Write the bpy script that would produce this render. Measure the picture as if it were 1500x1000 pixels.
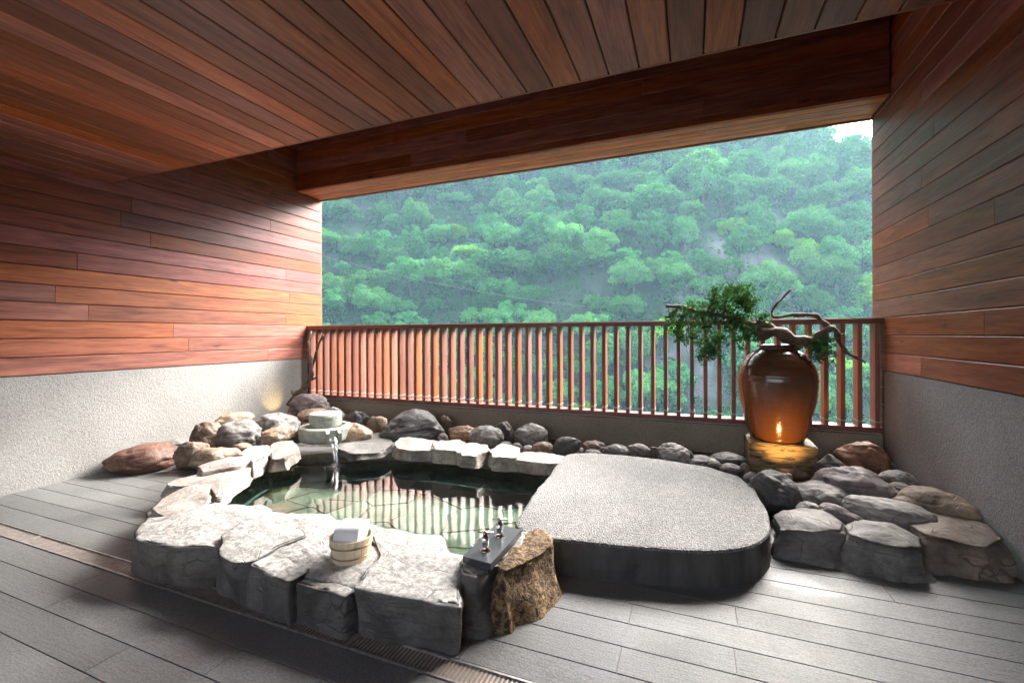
import bpy, math, random
import numpy as np
from mathutils import Vector, Matrix
random.seed(7); rng = np.random.default_rng(7)
for o in list(bpy.data.objects): bpy.data.objects.remove(o)
sc = bpy.context.scene; C = sc.collection
R = math.radians
# ------------------------------------------------------------------ camera
FPX, YAW, HY, ROLL, H = 656.76, 0.3814, 490.17, -0.004, 1.2
fw = np.array([-math.sin(YAW), math.cos(YAW), 0.]); rt0 = np.array([math.cos(YAW), math.sin(YAW), 0.]); up0 = np.array([0, 0, 1.])
rt = math.cos(ROLL)*rt0 + math.sin(ROLL)*up0; up = -math.sin(ROLL)*rt0 + math.cos(ROLL)*up0
cd = bpy.data.cameras.new('camera'); cam = bpy.data.objects.new('camera', cd); C.objects.link(cam)
m = Matrix.Identity(4)
for i in range(3):
    m[i][0] = rt[i]; m[i][1] = up[i]; m[i][2] = -fw[i]
m[2][3] = H
cam.matrix_world = m
cd.sensor_width = 36; cd.lens = FPX/1500*36; cd.shift_y = -(500-HY)/1500; cd.clip_start = .05; cd.clip_end = 2000
sc.camera = cam
def ray(u, v):
    return fw + rt*(u-750)/FPX - up*(v-HY)/FPX
def pix(u, v, z):                      # pixel -> point at height z
    d = ray(u, v); s = (z-H)/d[2]
    return np.array([0, 0, H]) + d*s
def pixY(u, v, Y):                     # pixel -> point on the plane y = Y
    d = ray(u, v); return np.array([0, 0, H]) + d*(Y/d[1])
def depth(P): return float((np.asarray(P)-np.array([0, 0, H]))@fw)
# ------------------------------------------------------------------ sky, sun, exposure
SUN_EL, SUN_AZ = 41, 28                # azimuth from +Y towards +X
w = bpy.data.worlds.new('World'); sc.world = w; w.use_nodes = True
wn = w.node_tree; bg = wn.nodes['Background']
sky = wn.nodes.new('ShaderNodeTexSky'); sky.sky_type = 'NISHITA'; sky.sun_disc = False
sky.sun_elevation = R(SUN_EL); sky.sun_rotation = R(SUN_AZ); sky.air_density = 1.0; sky.dust_density = 6.0; sky.ozone_density = 1.0
hs = wn.nodes.new('ShaderNodeHueSaturation'); hs.inputs['Saturation'].default_value = 0.35   # overcast: greyed sky
wn.links.new(sky.outputs[0], hs.inputs['Color']); wn.links.new(hs.outputs[0], bg.inputs[0])
bg.inputs[1].default_value = 0.15
sd = bpy.data.lights.new('sun', 'SUN'); sd.energy = 1.1; sd.angle = R(42); sd.color = (1, .92, .82)
so = bpy.data.objects.new('sun', sd); C.objects.link(so)
sdir = Vector((math.sin(R(SUN_AZ))*math.cos(R(SUN_EL)), math.cos(R(SUN_AZ))*math.cos(R(SUN_EL)), math.sin(R(SUN_EL))))
so.rotation_euler = sdir.to_track_quat('Z', 'Y').to_euler()
vs = sc.view_settings; vs.view_transform = 'Standard'; vs.look = 'None'; vs.gamma = 1; vs.use_curve_mapping = False
vs.exposure = 3.55
cy = sc.cycles; cy.max_bounces = 8; cy.diffuse_bounces = 5; cy.glossy_bounces = 3; cy.transmission_bounces = 4
cy.transparent_max_bounces = 12; cy.volume_bounces = 1; cy.use_denoising = True; cy.caustics_reflective = False; cy.caustics_refractive = False
# ------------------------------------------------------------------ room numbers (metres, from the fit)
XL, XR, YR, YEND = -4.85, 1.49, 4.60, 4.86      # walls, railing, end of the walls
ZC, ZTOP, ZBEAM, YBEAM, YSOF, ZSOF = .89, 4.15, 3.10, 4.43, 2.39, 2.57
YBACK = -3.2
BH = .1452                                        # cladding board pitch
# ------------------------------------------------------------------ helpers
def sset(o, label=None, cat=None, group=None, kind=None):
    if label: o['label'] = label
    if cat: o['category'] = cat
    if group: o['group'] = group
    if kind: o['kind'] = kind
    return o
def obj(name, me, mat=None, parent=None, loc=None, rot=None, scale=None, color=None):
    o = bpy.data.objects.new(name, me); C.objects.link(o)
    if mat and me and not me.materials: me.materials.append(mat)
    if parent: o.parent = parent
    if loc is not None: o.location = loc
    if rot is not None: o.rotation_euler = rot
    if scale is not None: o.scale = scale
    if color is not None: o.color = (*color, 1)
    return o
def empty(name, loc=(0, 0, 0), rz=0, **k):
    o = bpy.data.objects.new(name, None); C.objects.link(o); o.location = loc; o.rotation_euler[2] = rz
    o.empty_display_size = .1
    return sset(o, **k)
def mesh(name, v, f, smooth=False):
    me = bpy.data.meshes.new(name); me.from_pydata([tuple(map(float, p)) for p in v], [], [tuple(q) for q in f])
    me.validate(); me.update()
    if smooth: me.polygons.foreach_set('use_smooth', [True]*len(me.polygons))
    return me
class MB:
    def __init__(s): s.v = []; s.f = []
    def add(s, v, f):
        n = len(s.v); s.v += [tuple(p) for p in v]; s.f += [tuple(i+n for i in q) for q in f]; return s
    def box(s, c, d, rz=0):
        x, y, z = (d[0]/2, d[1]/2, d[2]/2); cs, sn = math.cos(rz), math.sin(rz)
        v = [(c[0]+a*x*cs-b*y*sn, c[1]+a*x*sn+b*y*cs, c[2]+e*z) for e in (-1, 1) for a, b in ((-1, -1), (1, -1), (1, 1), (-1, 1))]
        return s.add(v, [(3, 2, 1, 0), (4, 5, 6, 7), (0, 1, 5, 4), (1, 2, 6, 5), (2, 3, 7, 6), (3, 0, 4, 7)])
    def tube(s, pts, rad, n=8, cap=True):
        pts = [Vector(p) for p in pts]; N = len(pts)
        if not hasattr(rad, '__len__'): rad = [rad]*N
        vv = []; ref = Vector((.3, .2, 1)).normalized()
        for i, p in enumerate(pts):
            t = (pts[min(i+1, N-1)]-pts[max(i-1, 0)]).normalized()
            a = t.cross(ref)
            if a.length < 1e-3: a = t.cross(Vector((1, 0, 0)))
            a.normalize(); b = t.cross(a)
            for k in range(n):
                q = 2*math.pi*k/n; vv.append(p+(a*math.cos(q)+b*math.sin(q))*rad[i])
        ff = [(i*n+k, i*n+(k+1) % n, (i+1)*n+(k+1) % n, (i+1)*n+k) for i in range(N-1) for k in range(n)]
        if cap: ff += [tuple(range(n))[::-1], tuple(range((N-1)*n, N*n))]
        return s.add(vv, ff)
    def lathe(s, prof, c=(0, 0, 0), n=48):
        vv = [(c[0]+r*math.cos(2*math.pi*k/n), c[1]+r*math.sin(2*math.pi*k/n), c[2]+z) for r, z in prof for k in range(n)]
        ff = [(i*n+k, i*n+(k+1) % n, (i+1)*n+(k+1) % n, (i+1)*n+k) for i in range(len(prof)-1) for k in range(n)]
        return s.add(vv, ff)
    def me(s, name, smooth=False): return mesh(name, s.v, s.f, smooth)
def hash3(i, j, k, s):
    h = (i*374761393 + j*668265263 + k*2147483647 + s*1274126177) & 0xffffffff
    h = ((h ^ (h >> 13))*1274126177) & 0xffffffff
    return ((h ^ (h >> 16)) & 0xffff)/65535.
def vnoise(P, s=0):                    # vectorised value noise in [-1, 1]
    P = np.asarray(P, float); I = np.floor(P).astype(np.int64); F = P-I; F = F*F*(3-2*F); r = 0
    for a in (0, 1):
        for b in (0, 1):
            for c in (0, 1):
                wgt = (F[:, 0] if a else 1-F[:, 0])*(F[:, 1] if b else 1-F[:, 1])*(F[:, 2] if c else 1-F[:, 2])
                r = r + wgt*hash3(I[:, 0]+a, I[:, 1]+b, I[:, 2]+c, s)
    return r*2-1
def fbm(P, s=0, o=4):
    P = np.asarray(P, float); r = 0; a = 1.
    for i in range(o): r = r + a*vnoise(P*(2.03**i)+17.3*i, s+i); a *= .5
    return r
# ------------------------------------------------------------------ materials
class NT:
    def __init__(s, name):
        s.m = bpy.data.materials.new(name); s.m.use_nodes = True; s.t = s.m.node_tree; s.b = s.t.nodes['Principled BSDF']
        s.out = s.t.nodes['Material Output']
    def n(s, typ, **k):
        nd = s.t.nodes.new('ShaderNode'+typ)
        for a, b in k.items():
            if a in nd.inputs: s.put(nd.inputs[a], b)
            elif hasattr(nd, a): setattr(nd, a, b)
        return nd
    def put(s, inp, val):
        if isinstance(val, bpy.types.NodeSocket): s.t.links.new(val, inp)
        elif isinstance(val, tuple) and len(val) == 3 and inp.type == 'RGBA': inp.default_value = (*val, 1)
        else: inp.default_value = val
    def coords(s, scale=(1, 1, 1), rnd=True):
        tc = s.n('TexCoord'); v = tc.outputs['Object']
        if rnd:
            oi = s.n('ObjectInfo'); mul = s.math('MULTIPLY', oi.outputs['Random'], 60.)
            va = s.n('VectorMath', operation='ADD'); s.put(va.inputs[0], v); s.put(va.inputs[1], mul); v = va.outputs[0]
        mp = s.n('Mapping'); s.put(mp.inputs[0], v); mp.inputs['Scale'].default_value = scale
        return mp.outputs[0]
    def math(s, op, a, b=0., c=None):
        nd = s.n('Math', operation=op); s.put(nd.inputs[0], a); s.put(nd.inputs[1], b)
        if c is not None: s.put(nd.inputs[2], c)
        return nd.outputs[0]
    def noise(s, co, scale=5., detail=4., rough=.55, dist=0.):
        nd = s.n('TexNoise'); s.put(nd.inputs['Vector'], co); nd.inputs['Scale'].default_value = scale
        nd.inputs['Detail'].default_value = detail; nd.inputs['Roughness'].default_value = rough; nd.inputs['Distortion'].default_value = dist
        return nd.outputs['Fac']
    def ramp(s, fac, stops):
        nd = s.n('ValToRGB'); s.put(nd.inputs[0], fac); e = nd.color_ramp.elements
        while len(e) < len(stops): e.new(.5)
        for x, (p, c) in zip(e, stops): x.position = p; x.color = (*c, 1) if len(c) == 3 else c
        return nd.outputs[0]
    def mix(s, fac, a, b, mode='MIX'):
        nd = s.n('Mix', data_type='RGBA', blend_type=mode); s.put(nd.inputs[0], fac); s.put(nd.inputs[6], a); s.put(nd.inputs[7], b)
        return nd.outputs[2]
    def bump(s, h, strength=.3, dist=.01, base=None):
        nd = s.n('Bump'); s.put(nd.inputs['Height'], h); nd.inputs['Strength'].default_value = strength; nd.inputs['Distance'].default_value = dist
        if base is not None: s.put(nd.inputs['Normal'], base)
        s.put(s.b.inputs['Normal'], nd.outputs[0]); return nd.outputs[0]
    def set(s, **k):
        for a, b in k.items(): s.put(s.b.inputs[a.replace('_', ' ')], b)
        return s
def g(v): return (v, v, v)
def wood_mat(name, dark, mid, light, rough=.36, coat=.1, blotch=.5):
    t = NT(name); co = t.coords((1, 1, 1)); oi = t.n('ObjectInfo')
    st = t.coords((1.3, 16, 16)); fine = t.coords((4, 90, 90))
    g1 = t.noise(st, 1.6, 6, .65, .5); g2 = t.noise(fine, 1.5, 3, .6)
    fac = t.math('MULTIPLY_ADD', g2, .35, t.math('MULTIPLY', g1, .75))
    col = t.ramp(fac, [(.34, dark), (.52, mid), (.7, light)])
    # every board its own stain
    hsv = t.n('HueSaturation'); t.put(hsv.inputs['Color'], col)
    rv = t.math('MULTIPLY_ADD', oi.outputs['Random'], .42, .86); t.put(hsv.inputs['Value'], rv)
    r2 = t.math('FRACT', t.math('MULTIPLY', oi.outputs['Random'], 37.7)); t.put(hsv.inputs['Saturation'], t.math('MULTIPLY_ADD', r2, .35, .75))
    t.put(hsv.inputs['Hue'], t.math('MULTIPLY_ADD', r2, .02, .488))
    bl = t.noise(t.coords((1.2, 3, 3)), 1.8, 4, .6)
    grey = t.mix(1., hsv.outputs[0], (.72, .56, .62), 'MULTIPLY')
    col = t.mix(t.math('MULTIPLY', t.ramp(bl, [(.5, g(0)), (.7, g(1))]), blotch), hsv.outputs[0], grey)
    kn = t.n('TexVoronoi'); t.put(kn.inputs['Vector'], t.coords((1.1, 4, 4))); kn.inputs['Scale'].default_value = 1.3
    col = t.mix(t.ramp(kn.outputs['Distance'], [(.03, g(.75)), (.085, g(0))]), col, (.03, .015, .01))
    col = t.mix(1., col, oi.outputs['Color'], 'MULTIPLY')
    t.set(Base_Color=col, Roughness=t.math('MULTIPLY_ADD', bl, .3, rough-.12), Coat_Weight=coat, Coat_Roughness=.22)
    t.bump(fac, .25, .005)
    return t.m
M = {}
M['wood'] = wood_mat('varnished_cedar', (.085, .022, .011), (.235, .068, .030), (.37, .125, .052))
M['railwood'] = wood_mat('rail_wood', (.14, .045, .022), (.26, .088, .04), (.36, .14, .065), rough=.42, coat=.1, blotch=.25)
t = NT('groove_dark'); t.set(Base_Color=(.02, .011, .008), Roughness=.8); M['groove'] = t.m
def concrete_mat(name, c0, c1, sc_=140, bump=.5, blot=.35):
    t = NT(name); co = t.coords(rnd=False)
    n1 = t.noise(co, sc_, 3, .6); n2 = t.noise(co, 2.2, 5, .6); n3 = t.noise(co, sc_*.35, 2, .5)
    col = t.ramp(n1, [(.32, c0), (.62, c1)])
    col = t.mix(t.math('MULTIPLY', t.ramp(n2, [(.42, g(0)), (.68, g(1))]), blot), col, t.mix(1., col, (.6, .58, .54), 'MULTIPLY'))
    t.set(Base_Color=col, Roughness=.85); t.bump(t.math('ADD', n1, t.math('MULTIPLY', n3, .8)), bump, .012)
    return t.m
M['stucco'] = concrete_mat('pebble_stucco', (.2, .195, .187), (.345, .338, .325), 130, .45)
M['parapet'] = concrete_mat('brown_concrete', (.17, .14, .10), (.34, .30, .23), 120, .4)
M['plaster'] = concrete_mat('plain_plaster', (.4, .39, .37), (.55, .54, .52), 40, .15)
# floor planks of grey stoneware
t = NT('floor_stone'); oi = t.n('ObjectInfo'); co = t.coords((1, 1, 1))
n1 = t.noise(co, 130, 2, .5); n2 = t.noise(co, 3.5, 5, .6); n3 = t.noise(t.coords((5, 60, 1)), 1.5, 3, .6)
col = t.ramp(n2, [(.3, (.085, .087, .088)), (.7, (.155, .157, .157))])
col = t.mix(.35, col, t.ramp(n1, [(.35, (.06, .06, .06)), (.65, (.23, .23, .227))]))
hv = t.n('HueSaturation'); t.put(hv.inputs['Color'], col); t.put(hv.inputs['Value'], t.math('MULTIPLY_ADD', oi.outputs['Random'], .25, .88))
ge = t.n('NewGeometry'); wp = t.noise(ge.outputs['Position'], 1.1, 5, .6, .5); damp = t.ramp(wp, [(.5, g(0)), (.62, g(1))])
t.set(Base_Color=t.mix(damp, hv.outputs[0], t.mix(1., hv.outputs[0], (.74, .74, .75), 'MULTIPLY')), Roughness=t.math('SUBTRACT', t.math('MULTIPLY_ADD', n2, .35, .4), t.math('MULTIPLY', damp, .2))); t.bump(t.math('ADD', n1, n3), .35, .004); M['floor'] = t.m
t = NT('floor_joint'); t.set(Base_Color=(.2, .14, .115), Roughness=.9); M['joint'] = t.m
def stone_mat(name, rough=.65, moss=0., porous=False, pale_top=0.):
    t = NT(name); co = t.coords((1, 1, 1)); oi = t.n('ObjectInfo')
    n1 = t.noise(co, 4.5, 6, .62, .6); n2 = t.noise(co, 38, 4, .6); band = t.noise(t.coords((2.5, 2.5, 16)), 2.2, 4, .6, 1.)
    base = oi.outputs['Color']
    col = t.mix(t.ramp(n1, [(.36, g(0)), (.66, g(1))]), t.mix(1., base, (.5, .47, .46), 'MULTIPLY'), t.mix(1., base, (1.3, 1.27, 1.22), 'MULTIPLY'))
    col = t.mix(t.math('MULTIPLY', t.ramp(band, [(.5, g(0)), (.66, g(1))]), .45), col, t.mix(1., col, (.45, .4, .4), 'MULTIPLY'))
    col = t.mix(t.math('MULTIPLY', t.ramp(n2, [(.35, g(1)), (.55, g(0))]), .4), col, t.mix(1., col, (.4, .38, .36), 'MULTIPLY'))
    cr = t.n('TexVoronoi', feature='DISTANCE_TO_EDGE'); wv = t.n('VectorMath', operation='ADD')
    nz = t.n('TexNoise'); t.put(nz.inputs['Vector'], co); nz.inputs['Scale'].default_value = 3.
    t.put(wv.inputs[0], co); t.put(wv.inputs[1], nz.outputs['Color']); t.put(cr.inputs['Vector'], wv.outputs[0]); cr.inputs['Scale'].default_value = 2.6
    crk = t.ramp(cr.outputs['Distance'], [(.0, g(1)), (.018, g(0))])
    crk = t.math('MULTIPLY', crk, t.ramp(n1, [(.45, g(0)), (.6, g(1))]))
    col = t.mix(t.math('MULTIPLY', crk, .7), col, (.05, .042, .038))
    h = t.math('ADD', t.math('MULTIPLY', n1, 1.5), t.math('MULTIPLY_ADD', n2, .35, t.math('MULTIPLY', band, .5)))
    h = t.math('SUBTRACT', h, t.math('MULTIPLY', crk, .6))
    if pale_top:                       # level tops painted paler than the sides: light from above put into the colour
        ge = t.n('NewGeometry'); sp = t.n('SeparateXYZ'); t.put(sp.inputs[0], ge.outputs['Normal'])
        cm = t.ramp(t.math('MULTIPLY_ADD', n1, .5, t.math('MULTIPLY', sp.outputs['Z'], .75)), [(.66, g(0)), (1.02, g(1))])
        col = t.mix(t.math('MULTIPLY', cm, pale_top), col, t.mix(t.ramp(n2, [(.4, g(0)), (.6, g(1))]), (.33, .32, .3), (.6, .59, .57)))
    if porous:
        pn = t.ramp(t.noise(co, 42, 5, .7, .8), [(.42, g(0)), (.56, g(1))])
        col = t.mix(pn, (.05, .03, .015), col); h = t.math('ADD', h, t.math('MULTIPLY', pn, 2.))
    t.set(Base_Color=col, Roughness=t.math('MULTIPLY_ADD', n2, .25, rough-.12))
    t.bump(h, .55, .02)
    return t.m
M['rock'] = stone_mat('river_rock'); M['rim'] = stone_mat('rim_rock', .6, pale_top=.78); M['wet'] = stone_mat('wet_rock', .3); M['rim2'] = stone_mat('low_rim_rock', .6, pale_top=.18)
M['porous'] = stone_mat('porous_rock', .85, porous=True)
# exposed aggregate
t = NT('pebble_concrete'); co = t.coords(rnd=False); vo = t.n('TexVoronoi'); t.put(vo.inputs['Vector'], co); vo.inputs['Scale'].default_value = 120.
sp = t.n('SeparateColor'); t.put(sp.inputs[0], vo.outputs['Color'])
cc = t.ramp(sp.outputs[0], [(.0, (.10, .097, .095)), (.5, (.2, .193, .19)), (1., (.34, .332, .325))])
cc = t.mix(t.ramp(vo.outputs['Distance'], [(.45, g(0)), (.72, g(1))]), cc, (.07, .065, .06))
n2 = t.noise(co, 2.5, 4, .6); cc = t.mix(t.math('MULTIPLY', t.ramp(n2, [(.42, g(0)), (.62, g(1))]), .6), cc, t.mix(1., cc, (.6, .6, .6), 'MULTIPLY'))
t.set(Base_Color=cc, Roughness=.55); t.bump(t.math('SUBTRACT', 1., vo.outputs['Distance']), .9, .006); M['aggregate'] = t.m
t = NT('dark_concrete'); co = t.coords(rnd=False); n1 = t.noise(t.coords((6, 6, 1.2), False), 2, 5, .6)
t.set(Base_Color=t.ramp(n1, [(.3, (.03, .028, .028)), (.7, (.10, .094, .09))]), Roughness=.6); t.bump(n1, .4, .01); M['darkconc'] = t.m
t = NT('slate_plate'); t.set(Base_Color=(.05, .053, .058), Roughness=.35); M['slate'] = t.m
t = NT('chrome'); t.set(Base_Color=(.8, .8, .82), Metallic=1., Roughness=.08); M['chrome'] = t.m
t = NT('steel'); n1 = t.noise(t.coords((1, 1, 1), False), 30, 3, .6); t.set(Base_Color=t.ramp(n1, [(.3, (.3, .28, .27)), (.7, (.55, .53, .51))]), Metallic=.7, Roughness=.4); M['steel'] = t.m
t = NT('drain_dark'); t.set(Base_Color=(.012, .011, .01), Roughness=.7); M['dark'] = t.m
t = NT('pale_wood'); co = t.coords((14, 14, 1.5)); n1 = t.noise(co, 3, 4, .6); t.set(Base_Color=t.ramp(n1, [(.3, (.58, .45, .3)), (.7, (.78, .67, .5))]), Roughness=.6); t.bump(n1, .2, .003); M['palewood'] = t.m
t = NT('copper_band'); t.set(Base_Color=(.35, .22, .12), Metallic=.8, Roughness=.4); M['band'] = t.m
t = NT('towel'); co = t.coords(); n1 = t.noise(co, 190, 2, .6); n2 = t.noise(co, 22, 3, .5); t.set(Base_Color=(.86, .86, .88), Roughness=.95, Sheen_Weight=.3); t.bump(t.math('ADD', n1, n2), .5, .006); M['towel'] = t.m
t = NT('jar_glaze'); tc = t.n('TexCoord'); sp = t.n('SeparateXYZ'); t.put(sp.inputs[0], tc.outputs['Object'])
n1 = t.noise(t.coords((3, 3, 40), False), 2, 4, .6); n2 = t.noise(t.coords((2.5, 2.5, .6), False), 6, 5, .65)
hz_ = t.math('ADD', sp.outputs['Z'], t.math('MULTIPLY_ADD', n2, .3, -.15))
col = t.ramp(hz_, [(.0, (.13, .045, .011)), (.44, (.16, .058, .015)), (.50, (.12, .05, .02)), (.8, (.095, .042, .02))])
col = t.mix(t.math('MULTIPLY', n1, .6), col, t.mix(1., col, (.4, .35, .3), 'MULTIPLY'))
t.set(Base_Color=col, Roughness=.16, Coat_Weight=.5, Coat_Roughness=.08); t.bump(n1, .25, .008); M['jar'] = t.m
t = NT('gilded_block'); co = t.coords((1, 1, 5), False); n1 = t.noise(co, 9, 5, .65, .8); n2 = t.noise(co, 40, 3, .6)
t.set(Base_Color=t.mix(t.ramp(n1, [(.47, g(0)), (.6, g(1))]), (.3, .2, .08), (.05, .034, .018)), Roughness=.55); t.bump(t.math('ADD', n1, n2), .5, .01); M['block'] = t.m
t = NT('bark'); co = t.coords((1, 1, 1)); n1 = t.noise(t.coords((3, 3, 3)), 9, 5, .6); t.set(Base_Color=t.ramp(n1, [(.3, (.045, .027, .017)), (.7, (.19, .12, .08))]), Roughness=.8); t.bump(n1, .6, .01); M['bark'] = t.m
def leaf_mat(name, a, b, spread=.35, trans=.3):
    t = NT(name); oi = t.n('ObjectInfo'); ge = t.n('NewGeometry'); n1 = t.noise(t.coords(), .55, 3, .6)
    col = t.mix(t.math('MULTIPLY_ADD', ge.outputs['Random Per Island'], .5, t.math('MULTIPLY', n1, .5)), a, b)
    hv = t.n('HueSaturation'); t.put(hv.inputs['Color'], col); t.put(hv.inputs['Value'], t.math('MULTIPLY_ADD', oi.outputs['Random'], spread, 1-spread/2))
    c2 = t.mix(1., hv.outputs[0], oi.outputs['Color'], 'MULTIPLY')
    df = t.n('BsdfDiffuse', Color=c2); tr = t.n('BsdfTranslucent', Color=t.mix(1., c2, (1.2, 1.35, .6), 'MULTIPLY')); ms = t.n('MixShader')
    ms.inputs[0].default_value = trans; t.put(ms.inputs[1], df.outputs[0]); t.put(ms.inputs[2], tr.outputs[0]); t.put(t.out.inputs[0], ms.outputs[0])
    return t.m
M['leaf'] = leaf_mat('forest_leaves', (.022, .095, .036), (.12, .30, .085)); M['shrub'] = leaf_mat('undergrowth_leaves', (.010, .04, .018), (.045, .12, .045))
M['juniper'] = leaf_mat('juniper_leaves', (.02, .06, .025), (.065, .14, .05), .1, .2)
t = NT('trunk'); t.set(Base_Color=(.06, .05, .04), Roughness=.9); M['trunk'] = t.m
t = NT('hill_ground'); co = t.coords(rnd=False); n1 = t.noise(t.coords((1, .5, .35), False), .12, 7, .65, .8); n2 = t.noise(co, .03, 4, .6)
col = t.ramp(n1, [(.3, (.05, .046, .05)), (.5, (.10, .094, .10)), (.7, (.16, .15, .155))])
at = t.n('Attribute', attribute_name='rock'); col = t.mix(at.outputs['Fac'], t.ramp(n1, [(.35, (.008, .022, .01)), (.65, (.02, .045, .02))]), col)
t.set(Base_Color=col, Roughness=.95); t.bump(n1, 1., 1.2); M['hill'] = t.m
# water: tinted see-through body with a Fresnel mirror on top
t = NT('pool_water'); t.t.nodes.remove(t.b); co = t.coords(rnd=False)
lw = t.n('Fresnel'); lw.inputs['IOR'].default_value = 1.33
tr = t.n('BsdfTransparent', Color=(.80, .91, .83)); gl = t.n('BsdfGlossy', Color=(1., 1., 1.)); gl.inputs['Roughness'].default_value = .03
sp = t.n('VectorMath', operation='DISTANCE'); t.put(sp.inputs[0], co); SPL = t_spl = sp
wv = t.n('TexWave', wave_type='RINGS', rings_direction='SPHERICAL')
n1 = t.noise(co, 5., 3, .5); n2 = t.noise(co, 1.6, 2, .5)
nd = t.n('Bump'); t.put(nd.inputs['Height'], t.math('ADD', t.math('MULTIPLY', n1, .35), n2)); nd.inputs['Strength'].default_value = .05; nd.inputs['Distance'].default_value = .05
rip = t.math('MULTIPLY', t.noise(co, 22., 3, .6), t.math('POWER', t.math('MAXIMUM', t.math('SUBTRACT', 1., t.math('DIVIDE', sp.outputs['Value'], .4)), 0.), 1.5))
nb = t.n('Bump'); t.put(nb.inputs['Height'], rip); nb.inputs['Strength'].default_value = .35; nb.inputs['Distance'].default_value = .04; t.put(nb.inputs['Normal'], nd.outputs[0])
t.put(gl.inputs['Normal'], nb.outputs[0]); t.put(lw.inputs['Normal'], nb.outputs[0])
ms = t.n('MixShader'); t.put(ms.inputs[0], t.math('MINIMUM', t.math('MULTIPLY', lw.outputs[0], 1.8), 1.)); t.put(ms.inputs[1], tr.outputs[0]); t.put(ms.inputs[2], gl.outputs[0]); t.put(t.out.inputs[0], ms.outputs[0]); M['water'] = t.m
t = NT('stream_water'); t.t.nodes.remove(t.b); tr = t.n('BsdfTransparent', Color=(.9, .95, .95)); gl = t.n('BsdfGlossy', Color=(1, 1, 1)); gl.inputs['Roughness'].default_value = .08
lw = t.n('LayerWeight'); lw.inputs[0].default_value = .55; ms = t.n('MixShader'); t.put(ms.inputs[0], t.math('MULTIPLY_ADD', lw.outputs['Facing'], .6, .25)); t.put(ms.inputs[1], tr.outputs[0]); t.put(ms.inputs[2], gl.outputs[0]); t.put(t.out.inputs[0], ms.outputs[0]); M['stream'] = t.m
t = NT('foam'); t.set(Base_Color=(.85, .87, .9), Roughness=.4, Alpha=.55); M['foam'] = t.m
t = NT('flagstone'); oi = t.n('ObjectInfo'); n1 = t.noise(t.coords(), 5, 5, .6); cc = t.ramp(n1, [(.3, (.2, .22, .185)), (.7, (.36, .39, .32))])
hv = t.n('HueSaturation'); t.put(hv.inputs['Color'], cc); t.put(hv.inputs['Value'], t.math('MULTIPLY_ADD', oi.outputs['Random'], .6, .7)); t.put(hv.inputs['Hue'], t.math('MULTIPLY_ADD', oi.outputs['Random'], .06, .47))
t.set(Base_Color=hv.outputs[0], Roughness=.6); M['flag'] = t.m
t = NT('yellow_mortar'); n1 = t.noise(t.coords(rnd=False), 6, 5, .6); t.set(Base_Color=t.ramp(n1, [(.35, (.17, .15, .08)), (.65, (.3, .275, .165))]), Roughness=.8); M['mortar'] = t.m
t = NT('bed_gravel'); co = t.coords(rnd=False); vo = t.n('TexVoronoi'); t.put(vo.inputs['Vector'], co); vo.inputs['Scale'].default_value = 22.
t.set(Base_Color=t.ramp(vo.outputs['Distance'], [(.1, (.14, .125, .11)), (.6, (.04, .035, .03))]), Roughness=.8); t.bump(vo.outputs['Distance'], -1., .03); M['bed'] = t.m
t = NT('celadon_stone'); n1 = t.noise(t.coords(), 14, 5, .6); t.set(Base_Color=t.ramp(n1, [(.3, (.22, .24, .21)), (.7, (.42, .44, .39))]), Roughness=.5); t.bump(n1, .2, .004); M['celadon'] = t.m
# ------------------------------------------------------------------ planks
_pc = {}
def plank_me(L, W, T, ch=.004, mat='wood'):
    k = (round(L, 3), round(W, 4), round(T, 3), mat)
    if k in _pc: return _pc[k]
    y, z, c = W/2, T/2, ch
    pr = [(-y, -z), (y, -z), (y, z-c), (y-c, z), (-y+c, z), (-y, z-c)]; n = len(pr)
    v = [(s*L/2, a, b) for s in (-1, 1) for a, b in pr]
    f = [tuple(range(n))[::1], tuple(range(n, 2*n))[::-1]] + [(i, i+n, (i+1) % n+n, (i+1) % n) for i in range(n)]
    me = mesh('plank', v, f); me.flip_normals(); me.materials.append(M[mat]); _pc[k] = me; return me
def pieces(a, b, lo=1.6, hi=3.2):
    xs = [a]
    while xs[-1] < b: xs.append(xs[-1]+random.uniform(lo, hi))
    xs[-1] = b
    if len(xs) > 2 and xs[-1]-xs[-2] < .5: xs.pop(-2)
    return list(zip(xs[:-1], xs[1:]))
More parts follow.
